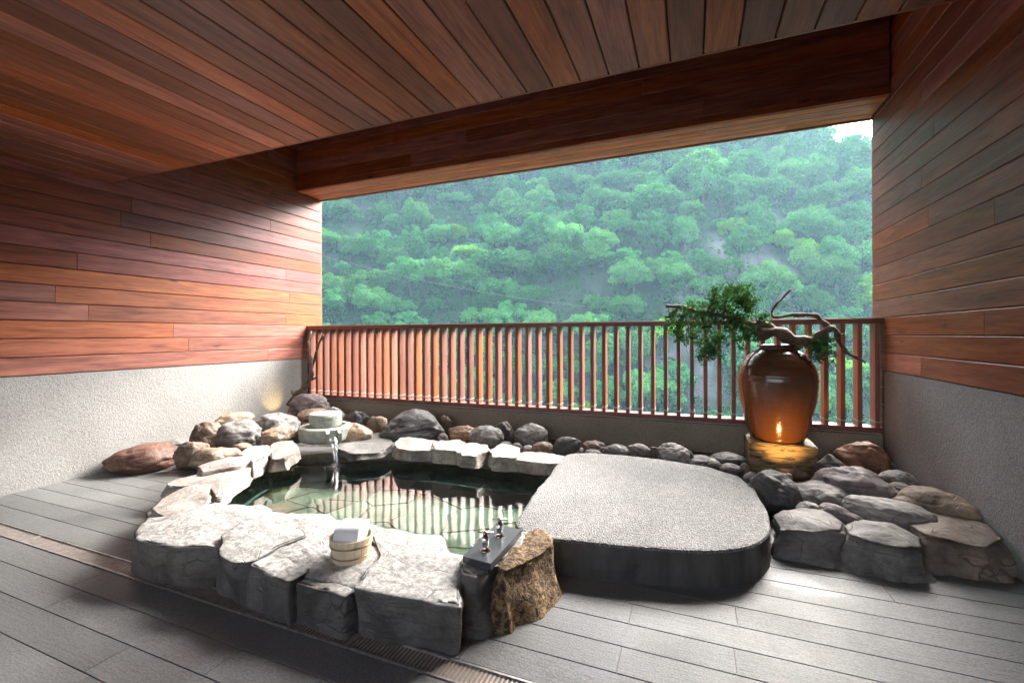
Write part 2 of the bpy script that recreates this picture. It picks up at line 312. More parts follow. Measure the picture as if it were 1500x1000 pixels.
# ------------------------------------------------------------------ side walls (cladding over a pebble-dash wainscot)
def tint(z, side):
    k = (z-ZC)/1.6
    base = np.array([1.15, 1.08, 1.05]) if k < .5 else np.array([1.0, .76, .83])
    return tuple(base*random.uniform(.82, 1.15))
def side_wall(X, s, label):            # s: direction into the room
    root = empty('side_wall', (X, 0, 0), label=label, cat='wall', group='side walls of the terrace')
    mb = MB().box((-s*.17, (YEND+YBACK)/2, ZTOP/2), (.28, YEND-YBACK, ZTOP)); obj('core', mb.me('core'), M['groove'], root)
    mb = MB().box((-s*.012, (YR+.02+YBACK)/2, (ZC-.3)/2), (.032, YR+.02-YBACK, ZC+.3)); obj('wainscot', mb.me('wainscot'), M['stucco'], root)
    z = ZC+.004; r = 0
    while z < ZTOP-.02:
        for a, b in pieces(YBACK, YEND, 1.8, 3.4):
            me = plank_me(b-a-.003, BH-.005, .022)
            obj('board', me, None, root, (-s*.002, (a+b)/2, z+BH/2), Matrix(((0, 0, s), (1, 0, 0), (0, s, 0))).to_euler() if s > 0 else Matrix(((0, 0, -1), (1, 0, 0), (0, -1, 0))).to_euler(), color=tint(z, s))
        z += BH; r += 1
    # short boards beyond the railing, below the wainscot top
    for q in range(6):
        me = plank_me(YEND-YR-.06, BH-.005, .022)
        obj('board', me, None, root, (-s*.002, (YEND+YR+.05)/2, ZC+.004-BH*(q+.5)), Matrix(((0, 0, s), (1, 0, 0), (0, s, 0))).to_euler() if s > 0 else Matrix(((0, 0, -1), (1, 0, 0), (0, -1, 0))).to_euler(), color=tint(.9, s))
    mb = MB().box((-s*.155, YEND+.012, 2.2), (.31, .02, 4.0)); obj('end_trim', mb.me('trim'), M['railwood'], root, color=(1.2, 1.2, 1.2))
    return root
side_wall(XL, 1, 'cedar board wall over pale pebble-dash base, running to the driftwood corner')
side_wall(XR, -1, 'cedar board wall over pebble-dash base beside the jar and heaped rocks')
# unseen wall behind the viewer, kept low so fill light enters above it
bw = empty('back_wall', (0, YBACK-.1, 0), label='unseen low plastered wall at the back, left open above for fill light', cat='wall')
obj('plaster', MB().box((-1.68, 0, .65), (XR-XL, .2, 1.5)).me('plaster'), M['plaster'], bw)
# ------------------------------------------------------------------ ceiling: low plank soffit, raised recess, beam
ceil = empty('ceiling', (0, 0, ZSOF), kind='structure')
obj('backing', MB().box(((XL+XR)/2, (YSOF+YBACK)/2, .12), (XR-XL, YSOF-YBACK-.01, .19)).me('backing'), M['groove'], ceil)
x = XL; PW = .1534
while x < XR-.01:
    wd = min(PW, XR-x)
    for a, b in ([(YBACK, YSOF)] if random.random() < .6 else [(YBACK, q := random.uniform(-1, 1.2)), (q, YSOF)]):
        c = random.choice([(.8, .74, .74), (.95, .9, .86), (1.05, 1., .95), (.7, .66, .68), (1.5, 1.35, 1.2)]) if x < .2 else random.choice([(.55, .55, .6), (1.1, 1.1, 1.1), (.8, .78, .8)])
        obj('ceiling_plank', plank_me(b-a-.003, wd-.006, .022), None, ceil, (x+wd/2, (a+b)/2, .011), Matrix(((0, -1, 0), (1, 0, 0), (0, 0, 1))).to_euler() if False else (math.pi, 0, math.pi/2), color=c)
    x += PW
obj('edge_trim', MB().box(((XL+XR)/2, YSOF+.008, .10), (XR-XL-.01, .014, .2)).me('trim'), M['wood'], ceil, color=(.7, .65, .65))
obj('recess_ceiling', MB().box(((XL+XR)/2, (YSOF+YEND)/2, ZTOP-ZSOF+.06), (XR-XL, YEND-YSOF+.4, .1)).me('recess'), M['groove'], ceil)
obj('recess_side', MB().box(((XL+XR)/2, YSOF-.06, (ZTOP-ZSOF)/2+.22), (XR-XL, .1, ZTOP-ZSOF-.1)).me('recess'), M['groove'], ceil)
beam = empty('beam', (0, YBEAM, ZBEAM), label='deep plank-clad cedar beam spanning above the open side', cat='beam')
obj('core', MB().box(((XL+XR)/2, (YEND-YBEAM)/2, .54), (XR-XL-.04, YEND-YBEAM-.05, 1.03)).me('core'), M['groove'], beam)
z = .0; r = 0
while z < 1.03:
    hh = .075 if r == 0 else .152
    for a, b in pieces(XL+.02, XR-.02, 1.5, 3.5):
        obj('front_plank', plank_me(b-a-.003, hh-.005, .022), None, beam, ((a+b)/2, .012, z+hh/2), (math.pi/2, 0, 0), color=tuple(np.array((1.3, 1.15, 1.2))*random.uniform(.75, 1.1)))
    z += hh; r += 1
for q in range(4):
    wy = (YEND-YBEAM-.03)/4
    for a, b in pieces(XL+.02, XR-.02, 1.8, 3.5):
        obj('under_plank', plank_me(b-a-.003, wy-.005, .022), None, beam, ((a+b)/2, .026+wy*(q+.5), .008), (math.pi, 0, 0), color=tuple(np.array((2.1, 1.9, 1.5))*random.uniform(.85, 1.1)))  # underside tinted brighter and golden: light from outside put into the colour
obj('outer_fascia', MB().box(((XL+XR)/2, YEND-YBEAM+.02, .5), (XR-XL-.01, .03, 1.02)).me('fascia'), M['railwood'], beam)
# ------------------------------------------------------------------ parapet and railing
par = empty('parapet', ((XL+XR)/2, YR, 0), label='low brown concrete wall carrying the wooden railing', cat='wall')
obj('wall_body', MB().box((0, .13, .05), (XR-XL-.03, .24, .60)).me('body'), M['parapet'], par)
obj('sill', MB().box((0, .15, .357), (XR-XL-.03, .20, .012)).me('sill'), M['plaster'], par)
rl = empty('railing', (0, YR, .36), label='reddish wooden slat railing between the two cedar walls', cat='railing')
obj('bottom_rail', plank_me(XR-XL-.02, .14, .045, .006, 'railwood'), None, rl, ((XL+XR)/2, .075, .03), color=(.62, .5, .5))
obj('top_rail', plank_me(XR-XL-.02, .165, .05, .008, 'railwood'), None, rl, ((XL+XR)/2, .075, 1.3316-.36-.025), color=(.6, .5, .5))
zb, zt = .053, 1.3316-.36-.05
nb_ = 52; sp_ = (XR-XL-.1)/nb_
for i in range(nb_+1):
    xx = XL+.05+sp_*i
    b = obj('baluster', plank_me(zt-zb, .125, .034, .005, 'railwood'), None, rl, (xx, .075, (zb+zt)/2), Matrix(((0, 0, 1), (0, 1, 0), (-1, 0, 0))).to_euler(), color=tuple(np.array((.85, .72, .68))*random.uniform(.7, 1.2)))
    k = obj('fixing_clip', None if False else _pc.setdefault('clip', MB().box((0, 0, 0), (.012, .128, .0375)).me('clip')), M['steel'], b, ((zt-zb)/2-.045, 0, 0))
# ------------------------------------------------------------------ pool outline
POOLPX = [(302, 748), (330, 718), (368, 688), (395, 672), (432, 668), (480, 664), (540, 662), (580, 661), (640, 665), (720, 674), (800, 683), (806, 700), (772, 735), (742, 772), (700, 806),
          (655, 812), (604, 803), (545, 788), (480, 782), (420, 778), (365, 762), (330, 752)]
pool = np.array([pix(u, v, .1)[:2] for u, v in POOLPX])
def resample(P, n):
    P = np.asarray(P); Q = np.vstack([P, P[:1]]); d = np.r_[0, np.cumsum(np.linalg.norm(np.diff(Q, axis=0), axis=1))]
    s = np.linspace(0, d[-1], n, endpoint=False); return np.c_[np.interp(s, d, Q[:, 0]), np.interp(s, d, Q[:, 1])]
def smoothp(P, k=2):
    for _ in range(k): P = .5*P+.25*(np.roll(P, 1, 0)+np.roll(P, -1, 0))
    return P
pool = smoothp(resample(pool, 120), 2); pc = pool.mean(0)
def inpoly(x, y, P):
    c = False; j = len(P)-1
    for i in range(len(P)):
        if (P[i][1] > y) != (P[j][1] > y) and x < (P[j][0]-P[i][0])*(y-P[i][1])/(P[j][1]-P[i][1])+P[i][0]: c = not c
        j = i
    return c
# floor: bedding sheet with the pool cut out, planks on top
ang = sorted(set(list(np.arctan2(pool[:, 1]-pc[1], pool[:, 0]-pc[0]))+[math.atan2(b-pc[1], a-pc[0]) for a in (XL-.02, XR+.02) for b in (YBACK, YEND)]))
def rayr(a, P):
    best = None; d = np.array([math.cos(a), math.sin(a)])
    for i in range(len(P)):
        p, q = P[i]-pc, P[(i+1) % len(P)]-pc; e = q-p; den = d[0]*e[1]-d[1]*e[0]
        if abs(den) < 1e-12: continue
        s = (p[0]*e[1]-p[1]*e[0])/den; tt = (p[0]*d[1]-p[1]*d[0])/den
        if s > 0 and -1e-6 <= tt <= 1+1e-6: best = s if best is None else max(best, s)
    return best or 1.
rect = np.array([(XL-.02, YBACK), (XR+.02, YBACK), (XR+.02, YEND), (XL-.02, YEND)])
iv = [pc+rayr(a, pool)*np.array([math.cos(a), math.sin(a)]) for a in ang]; ov = [pc+rayr(a, rect)*np.array([math.cos(a), math.sin(a)]) for a in ang]
n = len(ang); v = [(*p, -.004) for p in iv]+[(*p, -.004) for p in ov]
floor = obj('floor', mesh('floor', v, [(i, n+i, n+(i+1) % n, (i+1) % n) for i in range(n)]), M['joint']); sset(floor, kind='structure')
DY0, DY1 = 1.36, 1.462                                # drain channel
rows = []; y = DY1+.003
while y < 4.55: rows.append((y, y+.147)); y += .147
y = DY0-.003
while y > YBACK: rows.append((y-.147, y)); y -= .147
npl = 0; far = MB()
rows.sort(key=lambda r: abs(r[0]-1.3))
for y0, y1 in rows:
    cuts = [(XL+.01, XR-.01)]
    xs = [p[0] for p in pool if y0-.02 <= p[1] <= y1+.02]
    for yy in (y0, y1):
        for i in range(len(pool)):
            p, q = pool[i], pool[(i+1) % len(pool)]
            if (p[1]-yy)*(q[1]-yy) < 0: xs.append(p[0]+(q[0]-p[0])*(yy-p[1])/(q[1]-p[1]))
    if xs: cuts = [(XL+.01, min(xs)-.03), (max(xs)+.03, XR-.01)]
    for a, b in cuts:
        if b-a < .05: continue
        for p, q in pieces(a, b, .75, 1.25):
            if npl < 296 and y1 > -.6:
                obj('floor_plank', plank_me(q-p-.0025, y1-y0-.003, .018, .0015, 'floor'), None, floor, ((p+q)/2, (y0+y1)/2, -.009)); npl += 1
            else: far.box(((p+q)/2, (y0+y1)/2, -.009), (q-p-.004, y1-y0-.0045, .018))
if far.v: sset(obj('floor_planking', far.me('planking'), M['floor'], floor), kind='stuff')
# drain
dr = empty('drain_channel', (XL, DY0, 0), label='long slotted steel floor drain running along the front of the stone ledge', cat='drain')
DX = 5.9
obj('channel', MB().box((DX/2, (DY1-DY0)/2, -.055), (DX, DY1-DY0, .01)).me('channel'), M['dark'], dr)
for yy in (.005, DY1-DY0-.005): obj('frame_bar', MB().box((DX/2, yy, -.012), (DX, .009, .03)).me('bar'), M['steel'], dr)
gb = MB(); xx = .01
while xx < DX: gb.box((xx, (DY1-DY0)/2, -.010), (.0065, DY1-DY0-.02, .016)); xx += .0165
gb.box((DX/2, .03, -.016), (DX, .004, .012)).box((DX/2, .072, -.016), (DX, .004, .012))
sset(obj('grate_bars', gb.me('grate'), M['steel'], dr), kind='stuff')
for k in (1.2, 2.4, 3.6, 4.8): obj('joint_plate', MB().box((k, (DY1-DY0)/2, -.007), (.02, DY1-DY0-.02, .016)).me('plate'), M['steel'], dr)
# ------------------------------------------------------------------ pool
ZW, ZB = .0, -.16
hp = empty('hot_spring_pool', (pc[0], pc[1], 0), label='stone-rimmed hot spring pool with a flagged bottom', cat='pool')
def loc3(x, y, z): return (x-pc[0], y-pc[1], z)
n = len(pool)
bwall = pc+(pool-pc)*(1+.07/np.linalg.norm(pool-pc, axis=1))[:, None]
v = [loc3(*p, z) for z in (.09, -.05, ZB-.02) for p in bwall]; f = [(k*n+i, (k+1)*n+i, (k+1)*n+(i+1) % n, k*n+(i+1) % n) for k in range(2) for i in range(n)]
obj('basin_wall', mesh('basin', v, f), M['wet'], hp, color=(.16, .12, .08))
obj('basin_bottom', mesh('bottom', [loc3(*p, ZB) for p in pool], [tuple(range(n))]), M['mortar'], hp)
seeds = []
mn, mx = pool.min(0)-.3, pool.max(0)+.3
while len(seeds) < 75:
    q = rng.uniform(mn, mx)
    if all(np.linalg.norm(q-s) > .2 for s in seeds) or random.random() < .12: seeds.append(q)
def clip(P, a, nrm):
    out = []
    for i in range(len(P)):
        p, q = P[i], P[(i+1) % len(P)]; dp, dq = (p-a)@nrm, (q-a)@nrm
        if dp <= 0: out.append(p)
        if dp*dq < 0: out.append(p+(q-p)*dp/(dp-dq))
    return out
for i, s in enumerate(seeds):
    P = [s+np.array(d) for d in ((-.6, -.6), (.6, -.6), (.6, .6), (-.6, .6))]
    for j, q in enumerate(seeds):
        if i != j and np.linalg.norm(q-s) < 1.3:
            nn = (q-s)/np.linalg.norm(q-s); P = clip(P, (q+s)/2-nn*.005, nn)
    if len(P) < 3: continue
    P = np.array(P); c = P.mean(0)
    if not inpoly(*c, pool): continue
    P = np.array([p if inpoly(*p, pool) else pc+(p-pc)*.9 for p in P]); k = len(P)
    vv = [(*(p-c), 0) for p in P]+[(*((p-c)*.985), .009) for p in P]
    obj('flagstone', mesh('flag', vv, [tuple(range(k, 2*k))]+[(a, (a+1) % k, k+(a+1) % k, k+a) for a in range(k)]), M['flag'], hp, loc3(*c, ZB-.004+random.uniform(0, .008)))
wm_ = mesh('water', [(*p, ZW) for p in bwall], [tuple(range(n))])
if wm_.polygons[0].normal.z < 0: wm_.flip_normals()
wat = obj('pool_water', wm_, M['water']); sset(wat, kind='structure')
def slab_stone(name, P, zt, zb, mat, flare=.05, color=(.3, .29, .28), amp=.02, dome=.015, seed=0, parent=None, M_=96, round_=.03, sides=8):
    P = smoothp(resample(P, M_), 1); c = P.mean(0)
    seed = seed or random.randint(1, 9999); V = []; rings = 0
    nrm = np.roll(P, -1, 0)-np.roll(P, 1, 0); nrm = np.c_[nrm[:, 1], -nrm[:, 0]]; nrm /= np.linalg.norm(nrm, axis=1)[:, None]
    if ((P-c)*nrm).sum() < 0: nrm = -nrm
    prof = [(.03, 0), (.18, 0), (.34, 0), (.5, 0), (.64, 0), (.76, 0), (.86, 0), (.93, 0)]
    for fr, _ in prof: V.append(np.c_[c+(P-c)*fr, np.full(M_, zt+dome*(1-fr**2))])
    for k in range(5):
        a = k/4*math.pi/2; V.append(np.c_[P-nrm*round_*(1-math.sin(a)), np.full(M_, zt-round_*(1-math.cos(a)))])
    for k in range(1, sides+1):
        q = k/sides; z = zt-round_+(zb-zt+round_)*q
        V.append(np.c_[P+nrm*flare*(q**1.5), np.full(M_, z)])
    V = np.array(V); nr = len(V); A = V.reshape(-1, 3)
    N = np.concatenate([np.tile([0, 0, 1.], (len(prof)*M_, 1)), np.tile(np.c_[nrm, np.full(M_, .5)], (5, 1)), np.tile(np.c_[nrm, np.zeros(M_)], (sides, 1))])
    d = fbm(A*4.5+seed, seed, 5)*amp; d[:len(prof)*M_] *= .55
    side = np.arange(len(A)) >= (len(prof)+3)*M_
    d = d+side*(np.abs(vnoise(A*np.array([9, 9, 3.5])+seed, seed+5))-.35)*amp*1.3
    A = A+N*d[:, None]
    f = [(k*M_+i, (k+1)*M_+i, (k+1)*M_+(i+1) % M_, k*M_+(i+1) % M_) for k in range(nr-1) for i in range(M_)]+[tuple(range(M_))]
    org = np.array([*c, zb]); me = mesh(name, A-org, f, True)
    if np.mean([p.normal.z for p in me.polygons][:M_]) < 0: me.flip_normals()
    pl = np.array(parent.location) if parent else np.zeros(3)
    return obj(name, me, mat, parent, org-pl, color=color)
def pp(L, z): return np.array([pix(u, v, z)[:2] for u, v in L])
RZ = .18
rim = [  # outline pixels on the top, top height, flare, colour
 ([(199, 780), (213, 766), (252, 754), (295, 745), (329, 742), (362, 751), (366, 760), (338, 776), (322, 800), (288, 800), (228, 796), (203, 790)], .185, .05, (.17, .155, .14)),
 ([(370, 757), (410, 764), (446, 775), (449, 784), (410, 798), (372, 820), (345, 822), (327, 811), (334, 786)], .195, .06, (.15, .145, .14)),
 ([(450, 781), (480, 779), (498, 800), (474, 822), (425, 849), (396, 836), (369, 827), (384, 808), (416, 792)], .18, .06, (.15, .145, .14)),
 ([(484, 781), (545, 786), (560, 812), (545, 850), (505, 872), (470, 862), (428, 850), (476, 823)], .165, .07, (.12, .115, .11)),
 ([(545, 785), (604, 802), (665, 812), (672, 840), (673, 884), (640, 881), (592, 873), (520, 860), (540, 838), (556, 812)], .19, .05, (.15, .145, .14)),
 ([(219, 742), (236, 726), (272, 713), (306, 709), (307, 730), (294, 746), (256, 752), (240, 756), (226, 750)], .18, .03, (.34, .3, .27)),
 ([(244, 705), (256, 698), (300, 690), (334, 682), (366, 671), (368, 680), (334, 711), (318, 724), (306, 712), (280, 709), (252, 709)], .18, .03, (.36, .32, .29)),
 ([(288, 681), (320, 672), (358, 667), (363, 676), (340, 684), (296, 690)], .20, .03, (.33, .29, .27)),
 ([(350, 666), (368, 655), (392, 653), (396, 664), (370, 679), (362, 671)], .2, .03, (.36, .33, .3)),
 ([(395, 652), (410, 642), (428, 642), (434, 654), (420, 668), (398, 670)], .2, .03, (.26, .22, .19)),
 ([(500, 640), (525, 634), (560, 633), (577, 645), (560, 658), (520, 662), (498, 655)], .15, .02, (.07, .065, .06)),
 ([(576, 646), (588, 640), (620, 639), (638, 645), (632, 657), (600, 657), (580, 653)], .19, .02, (.35, .32, .28)),
 ([(632, 650), (645, 645), (672, 646), (681, 652), (668, 662), (636, 660)], .19, .02, (.33, .3, .27)),
 ([(669, 658), (686, 649), (712, 650), (717, 659), (698, 667), (676, 666)], .185, .02, (.38, .35, .31)),
 ([(715, 659), (736, 651), (760, 657), (764, 664), (752, 670), (724, 670)], .19, .02, (.36, .33, .29)),
 ([(755, 665), (766, 659), (800, 660), (829, 666), (826, 677), (790, 676), (758, 672)], .18, .02, (.35, .3, .26)),
]
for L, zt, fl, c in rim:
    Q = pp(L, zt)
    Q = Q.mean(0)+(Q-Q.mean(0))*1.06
    if fl > .045: c = tuple(np.array(c)*.85)  # front ledge stones darkened, shade of their sides put into the base colour
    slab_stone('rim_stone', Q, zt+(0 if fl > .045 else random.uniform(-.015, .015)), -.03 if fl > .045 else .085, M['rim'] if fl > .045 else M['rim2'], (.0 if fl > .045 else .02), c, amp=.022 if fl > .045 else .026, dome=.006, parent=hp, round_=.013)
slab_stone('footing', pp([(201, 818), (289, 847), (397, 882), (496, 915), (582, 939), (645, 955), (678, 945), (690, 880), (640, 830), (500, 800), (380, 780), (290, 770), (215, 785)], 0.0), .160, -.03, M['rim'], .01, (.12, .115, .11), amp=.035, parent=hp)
# stone block carrying the taps: dark body, porous brown outer face
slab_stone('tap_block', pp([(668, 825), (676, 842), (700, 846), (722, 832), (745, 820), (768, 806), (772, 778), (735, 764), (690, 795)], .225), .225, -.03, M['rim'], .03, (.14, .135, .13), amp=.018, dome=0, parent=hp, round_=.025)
slab_stone('porous_stone', pp([(724, 834), (738, 838), (780, 818), (814, 792), (810, 780), (790, 772), (768, 778), (745, 806)], .23), .23, -.03, M['porous'], .045, (.42, .28, .15), amp=.03, parent=hp, round_=.03)
# ------------------------------------------------------------------ pebble-concrete platform
SL = [(828, 664), (870, 662), (950, 669), (1040, 683), (1085, 697), (1104, 714), (1122, 744), (1130, 764), (1128, 779), (1114, 793), (1092, 801), (1055, 806), (1000, 805), (900, 797), (816, 788), (770, 790), (752, 764), (790, 712)]
plat = empty('stepping_platform', (*smoothp(resample(pp(SL, .18), 140), 2).mean(0), 0), label='broad flat platform of pebble concrete with dark sides beside the pool', cat='platform')
Ps = resample(pp(SL, .18), 140); Ps = smoothp(Ps, 2); c0 = Ps.mean(0); n = len(Ps)
nr_ = np.roll(Ps, -1, 0)-np.roll(Ps, 1, 0); nr_ = np.c_[nr_[:, 1], -nr_[:, 0]]; nr_ /= np.linalg.norm(nr_, axis=1)[:, None]
if ((Ps-c0)*nr_).sum() < 0: nr_ = -nr_
def ring(off, z): return [(*(p-c0+q*(off+.007*float(e))), z+.003*float(e)) for i, (p, q, e) in enumerate(zip(Ps, nr_, fbm(np.c_[Ps*6, 0*Ps[:, :1]], 9, 4)))]
v = ring(-.02, .18)+ring(-.006, .176)+ring(0, .165); F = [tuple(range(n))]+[(k*n+i, (k+1)*n+i, (k+1)*n+(i+1) % n, k*n+(i+1) % n) for k in range(2) for i in range(n)]
me = mesh('top', v, F);  me.flip_normals() if me.polygons[0].normal.z < 0 else None
obj('top', me, M['aggregate'], plat)
zz = [.164, .13, .09, .05, .0, -.06, -.12, -.18]
v = []
for k, z in enumerate(zz):
    w_ = fbm(np.c_[Ps*7, np.full(n, z*9)], 3, 3)*.008
    v += [(*(p-c0+q*(-.004+a)), z) for p, q, a in zip(Ps, nr_, w_)]
me = mesh('side', v, [(k*n+i, (k+1)*n+i, (k+1)*n+(i+1) % n, k*n+(i+1) % n) for k in range(len(zz)-1) for i in range(n)]); obj('side', me, M['darkconc'], plat)
# ------------------------------------------------------------------ rocks
import bmesh
bm = bmesh.new(); bmesh.ops.create_icosphere(bm, subdivisions=5, radius=1); ICO = np.array([v.co[:] for v in bm.verts]); ICF = [[v.index for v in f.verts] for f in bm.faces]; bm.free()
bm = bmesh.new(); bmesh.ops.create_icosphere(bm, subdivisions=4, radius=1); ICO4 = np.array([v.co[:] for v in bm.verts]); ICF4 = [[v.index for v in f.verts] for f in bm.faces]; bm.free()
def rock_mesh(dims, seed, facet=.5, rough=.05, big=True):
    r_ = np.random.default_rng(seed); D, Fc = (ICO, ICF) if big else (ICO4, ICF4)
    nk = 15; N = r_.normal(size=(nk, 3)); N /= np.linalg.norm(N, axis=1)[:, None]
    dd = r_.uniform(.62, .95, nk); q = np.clip(D@N.T, 1e-3, None); rr = (dd/q)
    k = 20.; soft = -np.log(np.exp(-k*np.minimum(rr, 3)).sum(1)+np.exp(-k*1.0))/k
    rad = 1*(1-facet)+soft*facet
    rad = rad*(1+.10*fbm(D*1.3+seed, seed, 2)+rough*fbm(D*4+seed, seed+3, 4)-.05*np.clip(.25-np.abs(vnoise(D*2.2+seed*.7, seed+8)), 0, 1)/.25)
    A = D*rad[:, None]; lo, hi = A.min(0), A.max(0); A = (A-(lo+hi)/2)/(hi-lo)*np.array(dims)
    return mesh('rock', A, Fc, True)
GREY, DGREY, TAN, RED, PALE, BRN, PUR = (.21, .20, .195), (.10, .098, .1), (.33, .25, .18), (.26, .12, .07), (.36, .35, .33), (.2, .14, .1), (.19, .16, .165)
def rock(u0, u1, vt, vb, zb, color, label, name='boulder', dep=.8, facet=.75, rough=.06, tilt=0, mat='rock', group=None, seed=None, dz=0):
    u = (u0+u1)/2; P = pix(u, vb, zb); D = depth(P); wd = (u1-u0)*D/FPX; d = wd*dep
    tp = (vb-HY)/FPX; app = (vb-vt)*D/FPX; h = max(app-d*.5*tp, .58*app)
    az = math.atan2(*(ray(u, vb)[[0, 1]])); seed = seed or int(u*7+vt)
    c = P+np.array([math.sin(az), math.cos(az), 0])*d*.42
    o = obj(name, rock_mesh((wd, d, h*1.12), seed, facet, rough, wd > .16), M[mat], None, (c[0], c[1], zb+h*.5-.06*h+dz), (0, R(tilt), -az), color=tuple(np.array(color)*random.uniform(.9, 1.1)))
    return sset(o, label=label, cat='rock', group=group)
S1 = 'small rounded grey cobble among the rocks along the railing wall'; G1 = 'cobbles along the railing wall'
for a in [
 # heap along the left wall
 (163, 260, 646, 694, 0, (.15, .07, .045), 'large smooth red-brown boulder against the pebble-dash wall', 'boulder', .75, .3, .03, 0, 'rock', None, 41),
 (228, 284, 640, 668, .02, GREY, 'flat grey stone tucked behind the red-brown boulder at the wall'),
 (258, 304, 643, 690, 0, BRN, 'dark angular brown rock beside the red-brown boulder', 'boulder', .8, .8),
 (282, 352, 651, 692, .0, TAN, 'flat-topped brown slab between dark angular rock and pool rim', 'boulder', .7, .9),
 (278, 329, 614, 668, .04, BRN, 'oblong brown rock leaning against the pebble-dash wall', 'boulder', .7, .4, .05, -20),
 (293, 316, 636, 662, .05, PALE, 'small pale stone wedged in front of leaning brown rock', 'small_rock'),
 (314, 384, 611, 662, .05, GREY, 'big round grey boulder with dimples in the left heap', 'boulder', .8, .45),
 (308, 371, 600, 650, .06, TAN, 'tan rounded boulder behind the dimpled grey boulder'),
 (333, 370, 586, 622, .08, BRN, 'small brown-grey rock topping the heap at the pebble-dash wall', 'small_rock'),
 (386, 416, 587, 618, .1, RED, 'small reddish rock lit by the hidden wall lamp', 'small_rock'),
 (364, 439, 602, 648, .08, GREY, 'wide flat grey-green boulder left of the spout', 'boulder', .7, .7),
 (407, 434, 595, 616, .1, TAN, 'small tan stone on top of the flat grey-green boulder', 'small_rock'),
 (424, 483, 574, 622, .1, PUR, 'speckled purple-grey boulder under the driftwood in the corner', 'boulder', .8, .4),
 (376, 396, 633, 656, .08, GREY, 'little grey stone beside the dimpled boulder and the rim', 'small_rock'),
 (340, 368, 648, 664, .08, TAN, 'little tan stone at the foot of the dimpled boulder', 'small_rock'),
 (437, 483, 596, 625, .12, TAN, 'rounded tan stone behind the spout lid'),
 (478, 505, 594, 622, .1, PALE, 'pale smooth stone right behind the spout', 'small_rock'),
 (484, 508, 607, 626, .1, GREY, 'grey stone below the pale one behind the spout', 'small_rock'),
 (490, 546, 616, 655, .08, TAN, 'wet brown ledge rock on the right of the spout', 'boulder', .9, .6, .05, 0, 'wet'),
 (385, 442, 621, 662, .08, TAN, 'wet ochre rock on the left of the spout', 'boulder', .9, .6, .05, 0, 'wet'),
 # row along the railing wall
 (501, 544, 600, 634, .08, DGREY, 'dark angular stone between spout and pinkish stone', 'boulder', .8, .9),
 (537, 568, 607, 642, .08, TAN, 'pinkish tan stone leaning on the biggest dark boulder'),
 (555, 654, 595, 652, .06, DGREY, 'biggest dark craggy boulder of the row below the railing', 'boulder', .7, .8, .07),
 (640, 664, 607, 640, .07, BRN, 'dark brown stone behind the biggest dark boulder'),
 (656, 702, 621, 652, .07, (.36, .21, .12), 'orange-tan stone right of the biggest dark boulder', 'boulder', .8, .6),
 (685, 739, 621, 660, .06, GREY, 'grey egg-shaped boulder beside the orange-tan stone', 'boulder', .8, .25, .03),
 (726, 754, 616, 650, .07, PUR, 'dark purple upright stone behind the grey egg-shaped boulder'),
 (749, 804, 619, 660, .06, GREY, 'blocky grey boulder with flat faces below the railing', 'boulder', .8, .9),
 (777, 812, 645, 672, .05, BRN, 'rounded brownish stone in front of the blocky grey boulder', 'small_rock', .8, .25),
 (805, 853, 638, 670, .06, DGREY, 'dark oblong stone tilted towards the platform corner', 'boulder', .6, .4, .04, -22),
 (850, 890, 644, 668, .06, (.17, .1, .09), 'dark reddish flat stone behind the platform edge', 'boulder', .7, .3),
 (882, 926, 649, 676, .06, GREY, 'rounded grey stone peeping over the platform edge', 'boulder', .7, .25),
 (914, 954, 648, 676, .06, PUR, 'smooth purple-grey stone behind the platform', 'boulder', .7, .25),
 (950, 972, 653, 676, .06, BRN, 'small dark brown stone behind the platform', 'small_rock'),
 (963, 1011, 648, 684, .06, PALE, 'cracked pale grey stone behind the platform', 'boulder', .7, .8),
 (1008, 1047, 665, 688, .05, GREY, 'flat grey stone next to the cracked pale one', 'boulder', .8, .6),
 (1038, 1094, 661, 690, .05, DGREY, 'flat slate-grey stone before the wooden block', 'boulder', .8, .8),
 # heap by the right wall
 (1098, 1170, 686, 752, .05, DGREY, 'dark veined rock standing at the platform corner below the block', 'boulder', .7, .8, .06, 25),
 (1150, 1242, 700, 752, .07, GREY, 'grey slab-like rock below the spotlight', 'boulder', .8, .7),
 (1194, 1310, 677, 745, .10, PUR, 'large ridged purple-grey boulder in the middle of the right heap', 'boulder', .7, .6, .08),
 (1195, 1239, 663, 705, .08, DGREY, 'dark rock just right of the gilded block'),
 (1227, 1297, 642, 700, .06, (.36, .17, .09), 'large orange-red boulder in the corner by the railing', 'boulder', .7, .75),
 (1291, 1320, 675, 698, .08, DGREY, 'small dark stone at the foot of the orange-red boulder', 'small_rock'),
 (1291, 1344, 686, 718, .08, PALE, 'smooth pale grey stone against the right wall', 'boulder', .8, .4),
 (1303, 1334, 706, 728, .08, PALE, 'small flat pale stone beneath the smooth pale one', 'small_rock'),
 (1310, 1426, 703, 782, .05, TAN, 'big tan smooth boulder lying against the right wall', 'boulder', .8, .6),
 (1240, 1360, 724, 782, .08, GREY, 'grey lens-shaped boulder with dark streaks in the right heap', 'boulder', .6, .35),
 (1168, 1208, 732, 764, .08, PALE, 'small pale stone between slab-like and front rocks', 'small_rock'),
 (1200, 1262, 735, 776, .08, PUR, 'purple-grey wedge rock beside the small pale stone', 'boulder', .7, .8),
 (1138, 1184, 684, 708, .05, BRN, 'dark brown rock behind the spotlight', 'boulder', .5),
]: rock(*a)
